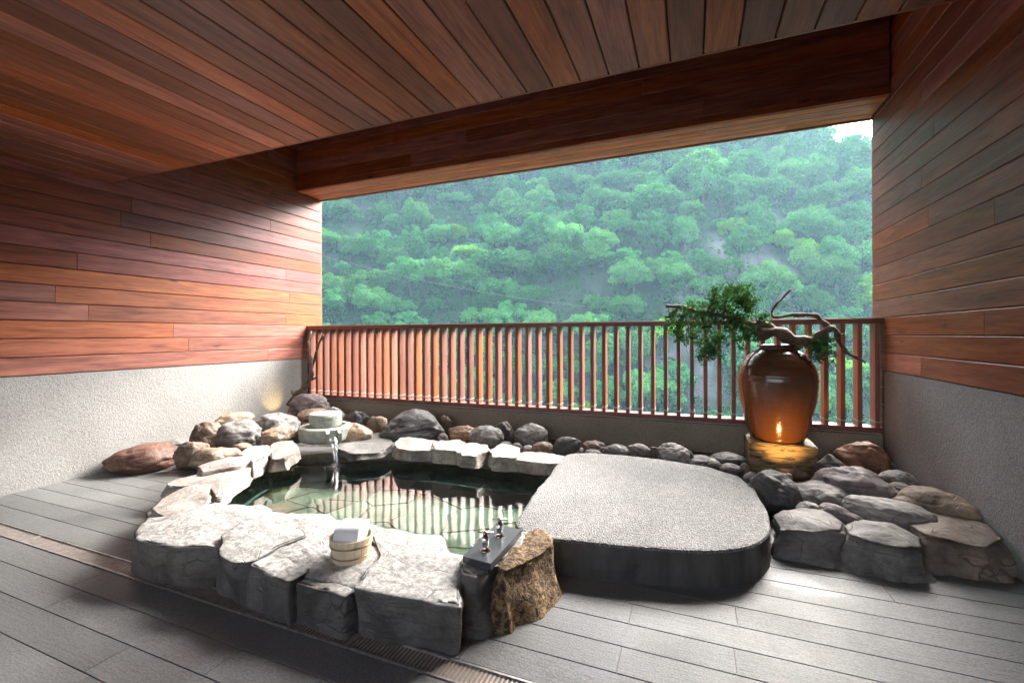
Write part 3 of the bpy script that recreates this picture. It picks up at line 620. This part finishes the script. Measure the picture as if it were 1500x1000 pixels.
for u0, u1, vt, vb, c in [(835, 856, 654, 670, PUR), (855, 882, 656, 672, PALE), (1030, 1058, 670, 690, PALE), (1055, 1088, 677, 696, PUR), (1084, 1099, 677, 697, TAN), (644, 662, 657, 668, GREY), (748, 766, 648, 668, PUR), (764, 786, 651, 668, GREY), (575, 596, 638, 652, GREY), (730, 752, 646, 662, GREY), (857, 872, 648, 664, GREY), (640, 658, 633, 656, PUR), (700, 716, 650, 664, TAN), (935, 952, 660, 676, PALE), (1090, 1112, 690, 708, PALE), (1000, 1016, 658, 684, DGREY)]:
    rock(u0, u1, vt, vb, .05, c, S1, 'cobble', .9, .2, .03, 0, 'rock', G1)
# flat-faced blocks in front of the right heap
for L, zt, c, lb in [([(1128, 760), (1140, 750), (1180, 746), (1222, 756), (1240, 770), (1236, 782), (1190, 782), (1140, 776)], .145, (.19, .18, .175), 'flat-topped grey front rock next to the platform corner'),
                 ([(1231, 772), (1262, 764), (1310, 770), (1352, 786), (1356, 804), (1320, 806), (1270, 796), (1240, 786)], .145, (.2, .195, .185), 'flat-topped front rock with layered edge, middle of three'),
                 ([(1324, 768), (1352, 753), (1400, 752), (1452, 772), (1476, 792), (1452, 802), (1400, 796), (1350, 786)], .155, (.24, .19, .15), 'brown flat-topped front rock touching the right wall')]:
    sset(slab_stone('flat_boulder', pp(L, zt), zt, -.01, M['rock'], .05, c, amp=.035, dome=.03, round_=.05), label=lb, cat='rock')
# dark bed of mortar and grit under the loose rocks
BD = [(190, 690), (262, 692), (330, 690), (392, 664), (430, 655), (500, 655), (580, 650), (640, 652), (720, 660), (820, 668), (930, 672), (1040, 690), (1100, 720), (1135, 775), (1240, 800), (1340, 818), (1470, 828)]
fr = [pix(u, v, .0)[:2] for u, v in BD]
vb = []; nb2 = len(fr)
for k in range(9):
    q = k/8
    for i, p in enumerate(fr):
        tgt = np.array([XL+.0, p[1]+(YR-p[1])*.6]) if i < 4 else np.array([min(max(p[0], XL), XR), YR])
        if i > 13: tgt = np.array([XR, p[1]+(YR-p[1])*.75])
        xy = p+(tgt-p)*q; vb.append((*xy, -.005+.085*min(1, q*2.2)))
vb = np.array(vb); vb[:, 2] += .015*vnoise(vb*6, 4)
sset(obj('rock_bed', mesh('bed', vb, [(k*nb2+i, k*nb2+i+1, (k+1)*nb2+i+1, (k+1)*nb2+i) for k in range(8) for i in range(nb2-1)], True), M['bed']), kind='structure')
# ------------------------------------------------------------------ spout
P = pix(462, 650, .16); D = depth(P); s_ = D/FPX; ctr = P+np.array([fw[0], fw[1], 0])*.24
sx, sy = ctr[0], ctr[1]; az = math.atan2(sx, sy)
spout = empty('water_spout', (sx, sy, .15), -az, label='grey-green stone water spout with a round lid, pouring into the pool', cat='spout')
def poly_ring(r, n, z, off=0): return [(r*math.cos(2*math.pi*(k+.5)/n+off), r*math.sin(2*math.pi*(k+.5)/n+off), z) for k in range(n)]
tr_ = MB(); rs = [(.235, 0), (.255, .02), (.262, .13), (.25, .142), (.20, .142), (.19, .10), (.0, .10)]
tr_.lathe(rs, n=10); obj('trough', tr_.me('trough'), M['celadon'], spout, rot=(0, 0, .3))
lip = MB()
for sx_ in (-1, 1): lip.box((.07+sx_*.052, -.30, .085), (.03, .17, .09))
lip.box((.07, -.30, .045), (.13, .17, .03)); obj('lip', lip.me('lip'), M['celadon'], spout)
ld = MB().lathe([(0, .13), (.145, .13), (.152, .14), (.155, .2), (.15, .206), (.157, .212), (.157, .25), (.15, .262), (.0, .266)], n=48); lid = obj('lid', ld.me('lid', True), M['celadon'], spout, (0, .03, 0))
lid.data.polygons.foreach_set('use_smooth', [False]*len(lid.data.polygons))
obj('lid_handle', MB().box((.03, -.155, .232), (.07, .03, .022)).me('handle'), M['celadon'], lid)
rot = Matrix.Rotation(-az, 3, 'Z'); lipw = Vector((sx, sy, .15))+rot@Vector((.07, -.39, .07))
st = []; 
for k in range(14):
    q = k/13; st.append(lipw+rot@Vector((0.012*q, -.11*q**.8, -(lipw.z-ZW)*q**1.7)))
ws = MB(); ws.tube(st, [.03-.012*(k/13)+.004*math.sin(k*1.9) for k in range(14)], 12, False); ws.tube([p+Vector((.018, .004, 0)) for p in st], [.014-.005*(k/13) for k in range(14)], 8, False)
stream = obj('water_stream', ws.me('stream', True), M['stream']); sset(stream, 'clear stream of water falling from the stone spout', 'water')
spl = st[-1]; SPL.inputs[1].default_value = (spl.x, spl.y, ZW)
fm = MB()
for k in range(90):
    a = random.uniform(0, 6.283); r = abs(random.gauss(0, .045)); q = .007*math.exp(-r*6)*random.uniform(.5, 1.3)
    cx, cyy = spl.x+r*math.cos(a)*1.25, spl.y+r*math.sin(a)*.8; zc = ZW+.003+.03*math.exp(-(r/.05)**2)*random.random()
    rg = [(cx+q*math.cos(b)*1.6, cyy+q*math.sin(b), zc) for b in np.linspace(0, 6.283, 7)[:-1]]
    fm.add(rg+[(cx, cyy, zc+q*.9)], [(i, (i+1) % 6, 6) for i in range(6)])
sset(obj('splash', fm.me('splash', True), M['foam']), 'white bubbling splash where the stream meets the pool', 'splash', kind='stuff')
# ------------------------------------------------------------------ bucket and towel
bp = pix(505, 829, .185); bs_ = depth(bp)/FPX; br = 32*bs_; bp = bp+np.array([fw[0], fw[1], 0])*br*.85
bk = empty('bath_bucket', (bp[0], bp[1], .185), label='pale wooden bath bucket with copper bands on the stone ledge', cat='bucket')
bh = .105
for k in range(18):
    a0, a1 = 2*math.pi*(k+.02)/18, 2*math.pi*(k+.98)/18; st_ = MB(); vv = []
    for (r, z) in ((br*.84, 0), (br, bh), (br*.93, bh), (br*.77, .012)):
        for a in (a0, (a0+a1)/2, a1): vv.append((r*math.cos(a), r*math.sin(a), z))
    st_.add(vv, [(q*3+i, q*3+i+1, ((q+1) % 4)*3+i+1, ((q+1) % 4)*3+i) for q in range(4) for i in range(2)]+[(0, 3, 6, 9), (11, 8, 5, 2)])
    obj('stave', st_.me('stave'), M['palewood'], bk)
obj('base', MB().lathe([(0, .012), (br*.8, .012), (br*.8, .022), (0, .022)], n=32).me('base'), M['palewood'], bk)
for z in (.025, .072):
    r = br*(.845+.155*z/bh)+.0008
    obj('band', MB().lathe([(r, z-.004), (r+.0022, z-.003), (r+.0028, z+.003), (r+.0006, z+.004)], n=48).me('band', True), M['band'], bk)
tw = MB(); nx_, L = 18, 12
prof = [(-.5, .02), (-.52, .6), (-.44, .93), (-.2, 1.02), (.1, 1.), (.36, .97), (.5, .85), (.53, .5), (.5, .02)]
A = []
for i in range(nx_):
    for (px, pz) in prof:
        y = (i/(nx_-1)-.5)
        A.append((px*.15, y*.12, pz*.115))
A = np.array(A); A += .0035*np.c_[vnoise(A*60, 1), vnoise(A*60, 2), vnoise(A*45, 3)]
k = len(prof); tw.add(A, [(i*k+j, i*k+j+1, (i+1)*k+j+1, (i+1)*k+j) for i in range(nx_-1) for j in range(k-1)]+[tuple(range(k))[::-1], tuple(range((nx_-1)*k, nx_*k))])
two = obj('folded_towel', tw.me('towel', True), M['towel'], None, (bp[0]-.006, bp[1]+.012, .185+.04), (0, 0, math.pi/2+.34)); sset(two, 'folded white terry towel standing in the wooden bucket', 'towel')
b_ = bmesh.new(); b_.from_mesh(two.data); bmesh.ops.recalc_face_normals(b_, faces=b_.faces); b_.to_mesh(two.data); b_.free()
ss = two.modifiers.new('s', 'SUBSURF'); ss.levels = ss.render_levels = 2
# ------------------------------------------------------------------ taps
PL = [pix(u, v, .25) for u, v in [(678, 817), (719, 828), (764, 778), (728, 768)]]; tc_ = sum(PL)/4
tap = empty('bath_taps', (tc_[0], tc_[1], .250), label='pair of chrome cross-handle taps on a dark slate plate', cat='taps')
v = [(*(p[:2]-tc_[:2]), z) for z in (-.02, .008) for p in PL]
obj('slate_plate', mesh('plate', v, [(3, 2, 1, 0), (4, 5, 6, 7), (0, 1, 5, 4), (1, 2, 6, 5), (2, 3, 7, 6), (3, 0, 4, 7)]), M['slate'], tap)
for u, v_ in [(711, 807), (732, 786)]:
    p = pix(u, v_, .254)-tc_
    vb_ = obj('valve', MB().lathe([(0, 0), (.024, 0), (.024, .004), (.013, .008), (.013, .028), (.016, .03), (.016, .056), (.011, .06), (.009, .082), (0, .084)], n=24).me('valve', True), M['chrome'], tap, (p[0], p[1], .008))
    hm = MB()
    for a, q in ((0.35, .034), (0.35+math.pi/2, .014)): hm.tube([(-q*math.cos(a), -q*math.sin(a), .078), (q*math.cos(a), q*math.sin(a), .078)], .005, 10)
    obj('cross_handle', hm.me('handle', True), M['chrome'], vb_)
# ------------------------------------------------------------------ block, jar, branch
bl = pix(1098, 694, .06); br_ = pix(1199, 697, .06); yb = (bl[1]+br_[1])/2; x0, x1 = pixY(1098, 650, yb)[0], pixY(1199, 653, yb)[0]; ztb = pixY(1148, 651, yb)[2]
bd = .42; bw_ = x1-x0
mb = MB(); nxs = 12
blk = empty('wooden_block', ((x0+x1)/2, yb+bd/2, .02), label='rough gilded wooden block under the jar', cat='block')
bmesh_ = bmesh.new(); bmesh.ops.create_cube(bmesh_, size=1); bmesh.ops.scale(bmesh_, vec=(bw_, bd, ztb-.02), verts=bmesh_.verts); bmesh.ops.bevel(bmesh_, geom=bmesh_.edges[:], offset=.008, segments=2, affect='EDGES'); bmesh.ops.subdivide_edges(bmesh_, edges=bmesh_.edges[:], cuts=3, use_grid_fill=True)
me = bpy.data.meshes.new('block'); bmesh_.to_mesh(me); bmesh_.free()
co_ = np.array([v.co[:] for v in me.vertices]); co_ += .004*np.c_[vnoise(co_*9, 1), vnoise(co_*9, 2), 0*co_[:, 0]]
for v_, c_ in zip(me.vertices, co_): v_.co = c_
obj('block_body', me, M['block'], blk, (0, 0, (ztb-.02)/2))
jd = yb+bd*.5; jc = pixY(1138, 640, jd); js = (depth((jc[0], jd, .3)))/FPX; jz = ztb
jar = empty('ceramic_jar', (jc[0], jd, jz), label='tall brown glazed jar glowing amber in the spotlight', cat='jar')
hj = 137*js
prof = [(0, 0), (.30, 0), (.335, .015), (.345, .04), (.40, .16), (.452, .34), (.49, .52), (.50, .63), (.492, .70), (.46, .785), (.40, .86), (.32, .92), (.25, .955), (.225, .968), (.22, .985), (.245, .99), (.25, 1.0), (.235, 1.008), (.2, 1.0), (.195, .96), (.24, .9)]
wj = 104*js; pf = []
for (a, b), (c, d) in zip(prof[:-1], prof[1:]):
    for k in range(4): q = k/4; pf.append(((a+(c-a)*q)*wj, (b+(d-b)*q)*hj))
pf = [(r*(1+.006*math.sin(z*hj*190)) if .3 < z/hj < .97 else r, z) for r, z in pf]
obj('jar_body', MB().lathe(pf, n=72).me('jar', True), M['jar'], jar)
arr = empty('driftwood_arrangement', (jc[0], jd, jz+hj), label='gnarled driftwood branch with juniper foliage lying across the jar mouth', cat='plant')
def bp3(u, v, dy=0): return pixY(u, v, jd+dy)-np.array([jc[0], jd, jz+hj])
wd = MB()
def br3(L, r0, r1, dy0=0, dy1=0, n=9):
    pts = [bp3(u, v, dy0+(dy1-dy0)*i/(len(L)-1)) for i, (u, v) in enumerate(L)]
    # smooth with catmull subdivisions
    P = np.array(pts); out = []
    for i in range(len(P)-1):
        p0, p1, p2, p3 = P[max(i-1, 0)], P[i], P[i+1], P[min(i+2, len(P)-1)]
        for q in (0, .25, .5, .75): out.append(.5*((2*p1)+(-p0+p2)*q+(2*p0-5*p1+4*p2-p3)*q*q+(-p0+3*p1-3*p2+p3)*q**3))
    out.append(P[-1]); out = np.array(out); out += .006*np.c_[vnoise(out*25, 5), vnoise(out*25, 6), vnoise(out*25, 7)]
    N = len(out); wd.tube(out, [(r0+(r1-r0)*i/(N-1))*(1+.22*math.sin(i*1.3)) for i in range(N)], n)
br3([(1172, 508), (1160, 498), (1140, 488), (1118, 478), (1108, 472)], .045, .05, -.05, -.06)
br3([(1110, 492), (1135, 486), (1160, 496), (1185, 500), (1205, 492), (1208, 484)], .05, .03, -.1, -.05)
br3([(1195, 496), (1208, 484), (1222, 482), (1228, 498), (1238, 514), (1252, 522), (1268, 532)], .03, .008, -.05, -.1)
br3([(1215, 482), (1200, 466), (1190, 462), (1160, 461), (1134, 465), (1133, 452), (1148, 434), (1160, 423)], .022, .007, -.05, .1)
br3([(1222, 490), (1232, 490), (1240, 489)], .008, .004, -.05, -.05)
br3([(1112, 480), (1090, 470), (1060, 462), (1030, 458), (1000, 450), (976, 448)], .026, .016, -.06, -.1)
br3([(990, 455), (978, 464), (974, 462)], .016, .012, -.1, -.1)
for L in ([(1030, 458), (1035, 490), (1040, 515)], [(1060, 462), (1064, 440), (1078, 428)], [(1000, 452), (1008, 480), (1002, 495)], [(1085, 468), (1092, 490), (1100, 500)], [(1210, 490), (1204, 505), (1200, 518)], [(1035, 458), (1046, 436), (1050, 425)]): br3(L, .009, .003, -.08, -.1, 6)
obj('branch', wd.me('branch', True), M['bark'], arr)
pads = [(1066, 438, 15), (1078, 432, 12), (1090, 436, 14), (1074, 450, 18), (1058, 448, 14), (1094, 450, 13), (1050, 428, 6), (1042, 444, 9), (1020, 452, 15), (1002, 456, 14), (990, 468, 13), (984, 482, 10), (1010, 472, 15), (1030, 470, 16), (1048, 468, 14), (1068, 470, 14), (1086, 468, 14), (1102, 478, 12), (1000, 494, 10), (1014, 492, 11), (1034, 492, 13), (1036, 508, 11), (1030, 522, 10), (1048, 514, 9), (1056, 498, 8), (1078, 484, 10), (1088, 496, 9), (1106, 492, 8), (1120, 466, 5), (1198, 500, 9), (1206, 512, 11), (1196, 518, 9), (1190, 508, 7), (1212, 502, 8), (1100, 440, 8), (1072, 424, 8)]
fl = MB()
for u, v_, r in pads:
    c = np.array(bp3(u, v_, -.09)); rr = r*js
    for k in range(int(5+r*1.05)):
        cl = c+rng.normal(size=3)*rr*np.array([.66, .8, .62])
        for j in range(16):
            d = rng.normal(size=3); d /= np.linalg.norm(d); p = cl+d*rr*.2*rng.uniform(.3, 1.1); t1 = np.cross(d, rng.normal(size=3)); t1 /= np.linalg.norm(t1)+1e-9; L_ = .019*rng.uniform(.7, 1.4); b1 = np.cross(d, t1)
            e = d*.8+t1*.6; fl.add([p-b1*L_*.32, p+e*L_*.6-b1*L_*.2+d*.001, p+e*L_*1.5, p+e*L_*.6+b1*L_*.34], [(0, 1, 2, 3)])
sset(obj('foliage', fl.me('foliage'), M['juniper'], arr), kind='stuff')
# driftwood in the left corner
dc = empty('driftwood', (XL+.12, YR-.12, .1), label='crooked bare driftwood branch leaning in the corner at the railing end', cat='branch')
wd = MB(); jc0, jd0 = jc, jd
def bp3(u, v, dy=0): return pixY(u, v, YR-.12+dy)-np.array([XL+.12, YR-.12, .1])
br3([(424, 594), (430, 582), (440, 572), (450, 562), (456, 548), (455, 530), (452, 512), (452, 496), (456, 484)], .035, .02, -.25, -.02)
br3([(453, 553), (460, 530), (466, 508), (474, 490)], .022, .012, -.06, -.02); br3([(455, 557), (462, 553), (466, 551)], .016, .01, -.08, -.05); br3([(433, 580), (428, 576), (428, 571)], .012, .006, -.2, -.2)
obj('branch', wd.me('branch', True), M['bark'], dc)
# ------------------------------------------------------------------ lamps the photograph shows lit
def lamp(name, P, aim, label, power, ang, col):
    root = empty(name, P, label=label, cat='lamp'); d = (Vector(aim)-Vector(P)).normalized(); q = d.to_track_quat('-Z', 'Y')
    body = MB().lathe([(.0, .10), (.03, .10), (.034, .09), (.034, .0), (.038, -.005), (.038, -.03), (.033, -.03), (.031, -.01), (.0, -.01)], n=24)
    o = obj('housing', body.me('housing', True), M['steel'], root); o.rotation_euler = q.to_euler()
    obj('stake', MB().tube([(0, 0, 0), (0, 0, -.12)], .008, 8).me('stake'), M['steel'], root)
    ldt = bpy.data.lights.new(name+'_light', 'SPOT'); ldt.energy = power; ldt.spot_size = R(ang); ldt.spot_blend = .8; ldt.color = col; ldt.shadow_soft_size = .02
    lo = bpy.data.objects.new('bulb', ldt); C.objects.link(lo); lo.parent = root; lo.location = d*.035; lo.rotation_euler = q.to_euler()
lp = pix(1153, 692, .18); lp = np.array([lp[0]+.0, yb-.36, .13])
lamp('spotlight', tuple(lp), (jc[0]+.02, jd, jz+.22), 'small metal spotlight among the rocks in front of the jar block', 2.0, 75, (1, .58, .2))
wl = np.array([XL+.28, pixY(398, 600, 4.1)[1], .22])
lamp('wall_spotlight', tuple(wl), (XL+.0, wl[1]-.02, .42), 'small hidden spotlight washing the pebble-dash wall yellow', 1.0, 70, (1, .66, .25))
# ------------------------------------------------------------------ hillside across the valley
def hillz(X, Y):
    X = np.asarray(X, float); Y = np.asarray(Y, float)
    s = -15+(Y-58)*.85+.3*np.maximum(0, -X-5)+5.5*np.sin(X*.075+.6+Y*.012)*np.clip((Y-30)/60, 0, 1)+3.*np.sin(X*.031-Y*.035)
    s = s+2.2*fbm(np.c_[X.ravel()*.05, Y.ravel()*.05, 0*X.ravel()], 11, 3).reshape(X.shape)
    Rg = 44.5+np.maximum(0, 38-X)*1.1+np.maximum(0, X-75)*.3
    k = .12; z = -np.log(np.exp(-k*s)+np.exp(-k*Rg))/k
    near = -22-0*Y; z = np.maximum(z, near)
    return np.where(Y < 12, np.minimum(z, -6-0*Y), z)
xs = np.linspace(-330, 330, 200); ys = np.concatenate([np.linspace(6, 40, 10), np.linspace(42, 330, 130)])
GX, GY = np.meshgrid(xs, ys); GZ = hillz(GX, GY)
nx, ny = len(xs), len(ys)
me = mesh('hillside', np.c_[GX.ravel(), GY.ravel(), GZ.ravel()], [(j*nx+i, j*nx+i+1, (j+1)*nx+i+1, (j+1)*nx+i) for j in range(ny-1) for i in range(nx-1)], True)
def hillhit(u, v):
    d = ray(u, v); d = d/d[1]; Y = np.linspace(40, 320, 700); P = np.array([0, 0, H])+d*Y[:, None]; k = np.argmax(hillz(P[:, 0], P[:, 1]) > P[:, 2]); return P[k]
# bare rock scar down the slope
scar = [hillhit(u, v) for u, v in [(1175, 270), (1130, 330), (1060, 370), (1010, 420), (1000, 500), (1040, 560)]]+[hillhit(u, v) for u, v in [(1140, 400), (1220, 400), (1235, 300), (960, 560)]]
scr = [3, 4, 5, 5, 4, 4, 6, 4, 3, 3]
def rockmask(x, y):
    r = 0
    for p, q in zip(scar, scr): r = max(r, 1-math.hypot((x-p[0]), (y-p[1])*.7)/(q*.8))
    return r
rm = np.array([min(1, max(0, rockmask(a, b)*2.5+.9*float(nz))) for a, b, nz in zip(GX.ravel(), GY.ravel(), fbm(np.c_[GX.ravel()*.12, GY.ravel()*.12, 0*GX.ravel()], 21, 3)*.5-.15)])
at = me.attributes.new('rock', 'FLOAT', 'POINT'); at.data.foreach_set('value', rm)
sset(obj('hillside', me, M['hill']), kind='structure')
def crown_mesh(seed, rx, rz, lobes=60, per=150, leaf=.42, flat=.8):
    r_ = np.random.default_rng(seed); V = []
    nd_ = r_.integers(3, 6); doms = [(np.array([r_.uniform(-.5, .5)*rx, r_.uniform(-.5, .5)*rx, r_.uniform(-.12, .3)*rz]), r_.uniform(.5, .75)) for _ in range(nd_)]
    for k in range(lobes):
        a = r_.uniform(0, 2*math.pi); e = math.acos(r_.uniform(-.7, 1)); q = r_.uniform(.75, 1.); o_, ds = doms[k % nd_]
        c = o_+np.array([ds*rx*q*math.sin(e)*math.cos(a), ds*rx*q*math.sin(e)*math.sin(a), rz*(.5+.6*ds*q*math.cos(e))]); c += r_.normal(size=3)*.2
        lr = r_.uniform(.13, .26)*rx
        d = r_.normal(size=(per, 3)); d[:, 2] = np.abs(d[:, 2])*1.1-.4; d /= np.linalg.norm(d, axis=1)[:, None]
        p = c+d*lr*r_.uniform(.75, 1.08, (per, 1))*np.array([1, 1, flat+.15])
        nn = d*.9+r_.normal(size=(per, 3))*.38+np.array([0, 0, .35]); nn /= np.linalg.norm(nn, axis=1)[:, None]
        t1 = np.cross(nn, r_.normal(size=(per, 3))); t1 /= np.linalg.norm(t1, axis=1)[:, None]; t2 = np.cross(nn, t1)
        L = leaf*r_.uniform(.6, 1.3, (per, 1)); W = L*r_.uniform(.45, .8, (per, 1))
        V.append(np.stack([p-t1*L*.5, p+t2*W*.5-nn*L*.08, p+t1*L*.5, p-t2*W*.5-nn*L*.08], 1))
    V = np.concatenate(V).reshape(-1, 3); nq = len(V)//4
    me = bpy.data.meshes.new('crown'); me.vertices.add(len(V)); me.vertices.foreach_set('co', V.ravel()); me.loops.add(nq*4); me.polygons.add(nq)
    me.polygons.foreach_set('loop_start', np.arange(nq)*4); me.loops.foreach_set('vertex_index', np.arange(nq*4)); me.update(); me.validate(); return me
def trunk_mesh(seed, h, spread):
    r_ = random.Random(seed); mb = MB(); mb.tube([(0, 0, -1.5), (r_.uniform(-.2, .2), .1, h*.4), (r_.uniform(-.4, .4), 0, h*.75)], [.24, .18, .1], 6)
    for k in range(5):
        a = r_.uniform(0, 6.28); z0 = h*r_.uniform(.3, .6); mb.tube([(0, 0, z0), (math.cos(a)*spread*.4, math.sin(a)*spread*.4, z0+h*.18), (math.cos(a)*spread*.75, math.sin(a)*spread*.75, z0+h*.3)], [.1, .07, .03], 5)
    return mb.me('trunk', True)
kinds = [('broad_tree', 'broad rounded mid-green tree on the far hillside', 4.3, 4.2, 5., (1, 1, 1), 74),
         ('tall_tree', 'tall narrow dark green tree on the far hillside', 3.1, 6., 5.5, (.66, .85, .85), 60),
         ('layered_tree', 'wide flat-topped layered tree on the far hillside', 5.2, 3.0, 6., (.85, 1., 1.05), 80),
         ('bright_tree', 'bright yellow-green leafy tree on the far hillside', 3.7, 3.6, 4., (1.9, 1.6, .75), 60),
         ('bushy_tree', 'small bushy blue-green tree on the far hillside', 2.9, 3., 2.5, (.75, 1.02, 1.15), 48)]
protos = []
for i, (nm, lb, rx, rz, tz, cl, lo_) in enumerate(kinds):
    vr = []
    for s in range(3): vr.append((crown_mesh(100+i*10+s, rx, rz, lo_), trunk_mesh(i*10+s, tz+rz*.5, rx)))
    for a, b in vr: a.materials.append(M['leaf']); b.materials.append(M['trunk'])
    protos.append(vr)
cand = []
tries = 0
def inview(x, y, z):
    d = np.array([x, y, z-H]); D = d@fw
    if D < 5: return None
    return 750+FPX*(d@rt)/D, HY-FPX*(d@up)/D
grid = {}
while len(cand) < 560 and tries < 40000:
    tries += 1
    x, y = random.uniform(-170, 70), random.uniform(50, 165); z = float(hillz(np.array([x]), np.array([y]))[0]); uv = inview(x, y, z+5)
    if uv is None or not (440 < uv[0] < 1310 and 150 < uv[1] < 660): continue
    if random.random() < min(.93, max(0, rockmask(x, y)*2.2)): continue
    far_ = y/110
    ki = random.choices(range(5), [.34, .18, .2, .08, .2])[0]
    if ki == 3 and uv[1] < 300: continue
    s = random.uniform(.6, 1.2)*(.62+.42*far_); rr = kinds[ki][2]*s*.80
    if any(math.hypot(x-a, y-b) < (rr+c)*.62 for a, b, c, *_ in cand): continue
    cand.append((x, y, rr, z, ki, s))
for x, y, rr, z, ki, s in cand:
    nm, lb, rx, rz, tz, cl, _ = kinds[ki]; cm, tm = random.choice(protos[ki])
    v_ = inview(x, y, z+3)[1]
    zone = 'beside the bare rock scar' if min(math.hypot(x-p[0], y-p[1])-q for p, q in zip(scar, scr)) < 4 else 'high up near the ridge' if y > 112 else 'low on the slope seen through the railing' if v_ > 485 else 'midway up the forested slope'
    lb = lb.replace('on the far hillside', zone)
    root = empty(nm, (x, y, z-.3), random.uniform(0, 6.28), label=lb, cat='tree', group=lb.replace('tree', 'trees', 1)); root.scale = (s*random.uniform(.85, 1.2), s*random.uniform(.85, 1.2), s*random.uniform(.85, 1.25))
    jit = np.array(cl)*random.uniform(.6, 1.35)
    obj('crown', cm, None, root, (0, 0, tz*.3), color=tuple(jit)); obj('trunk', tm, None, root)
# undergrowth between and behind them
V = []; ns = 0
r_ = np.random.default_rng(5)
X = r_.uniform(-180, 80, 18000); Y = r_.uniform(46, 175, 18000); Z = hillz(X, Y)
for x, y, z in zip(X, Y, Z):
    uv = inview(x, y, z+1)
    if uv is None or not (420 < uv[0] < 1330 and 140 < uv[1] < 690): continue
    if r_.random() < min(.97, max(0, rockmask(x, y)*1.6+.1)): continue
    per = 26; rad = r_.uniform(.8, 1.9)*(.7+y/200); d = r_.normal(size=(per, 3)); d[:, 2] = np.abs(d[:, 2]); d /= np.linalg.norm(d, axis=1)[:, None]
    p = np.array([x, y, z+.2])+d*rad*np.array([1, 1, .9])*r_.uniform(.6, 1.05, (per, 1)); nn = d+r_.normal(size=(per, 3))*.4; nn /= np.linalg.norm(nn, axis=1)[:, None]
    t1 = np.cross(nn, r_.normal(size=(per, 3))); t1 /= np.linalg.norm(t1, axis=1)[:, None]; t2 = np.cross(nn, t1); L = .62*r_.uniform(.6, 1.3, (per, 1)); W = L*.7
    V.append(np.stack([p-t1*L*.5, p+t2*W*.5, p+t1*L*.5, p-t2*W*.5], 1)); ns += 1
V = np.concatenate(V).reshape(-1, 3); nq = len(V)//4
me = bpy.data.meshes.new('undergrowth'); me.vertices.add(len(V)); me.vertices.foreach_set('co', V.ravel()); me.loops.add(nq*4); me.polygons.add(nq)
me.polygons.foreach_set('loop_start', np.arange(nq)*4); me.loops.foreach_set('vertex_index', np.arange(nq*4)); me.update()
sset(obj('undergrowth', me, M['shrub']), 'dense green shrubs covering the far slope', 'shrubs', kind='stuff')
pa, pb = ray(440, 366)*62, ray(900, 452)*75
cb = MB(); cb.tube([np.array([0, 0, H])+pa+(pb-pa)*q+np.array([0, 0, -5.*q*(1-q)]) for q in np.linspace(-.3, 1.3, 30)], .011, 5)
t = NT('cable_grey'); t.set(Base_Color=(.3, .28, .27), Roughness=.6); M['cable'] = t.m
sset(obj('overhead_cable', cb.me('cable', True), M['cable']), 'thin overhead cable strung across the valley before the hillside', 'cable')
# ------------------------------------------------------------------ haze
hz = MB().box((0, 120, 20), (700, 460, 240)); ho = obj('haze', hz.me('haze')); sset(ho, kind='stuff')
hm = bpy.data.materials.new('haze'); hm.use_nodes = True; nt = hm.node_tree; nt.nodes.remove(nt.nodes['Principled BSDF']); pv = nt.nodes.new('ShaderNodeVolumePrincipled')
pv.inputs['Color'].default_value = (.5, .82, 1., 1); pv.inputs['Density'].default_value = .0007; pv.inputs['Anisotropy'].default_value = .2
nt.links.new(pv.outputs[0], nt.nodes['Material Output'].inputs['Volume']); ho.data.materials.append(hm)
print('planks', npl, 'trees', len(cand), 'shrubs', ns)
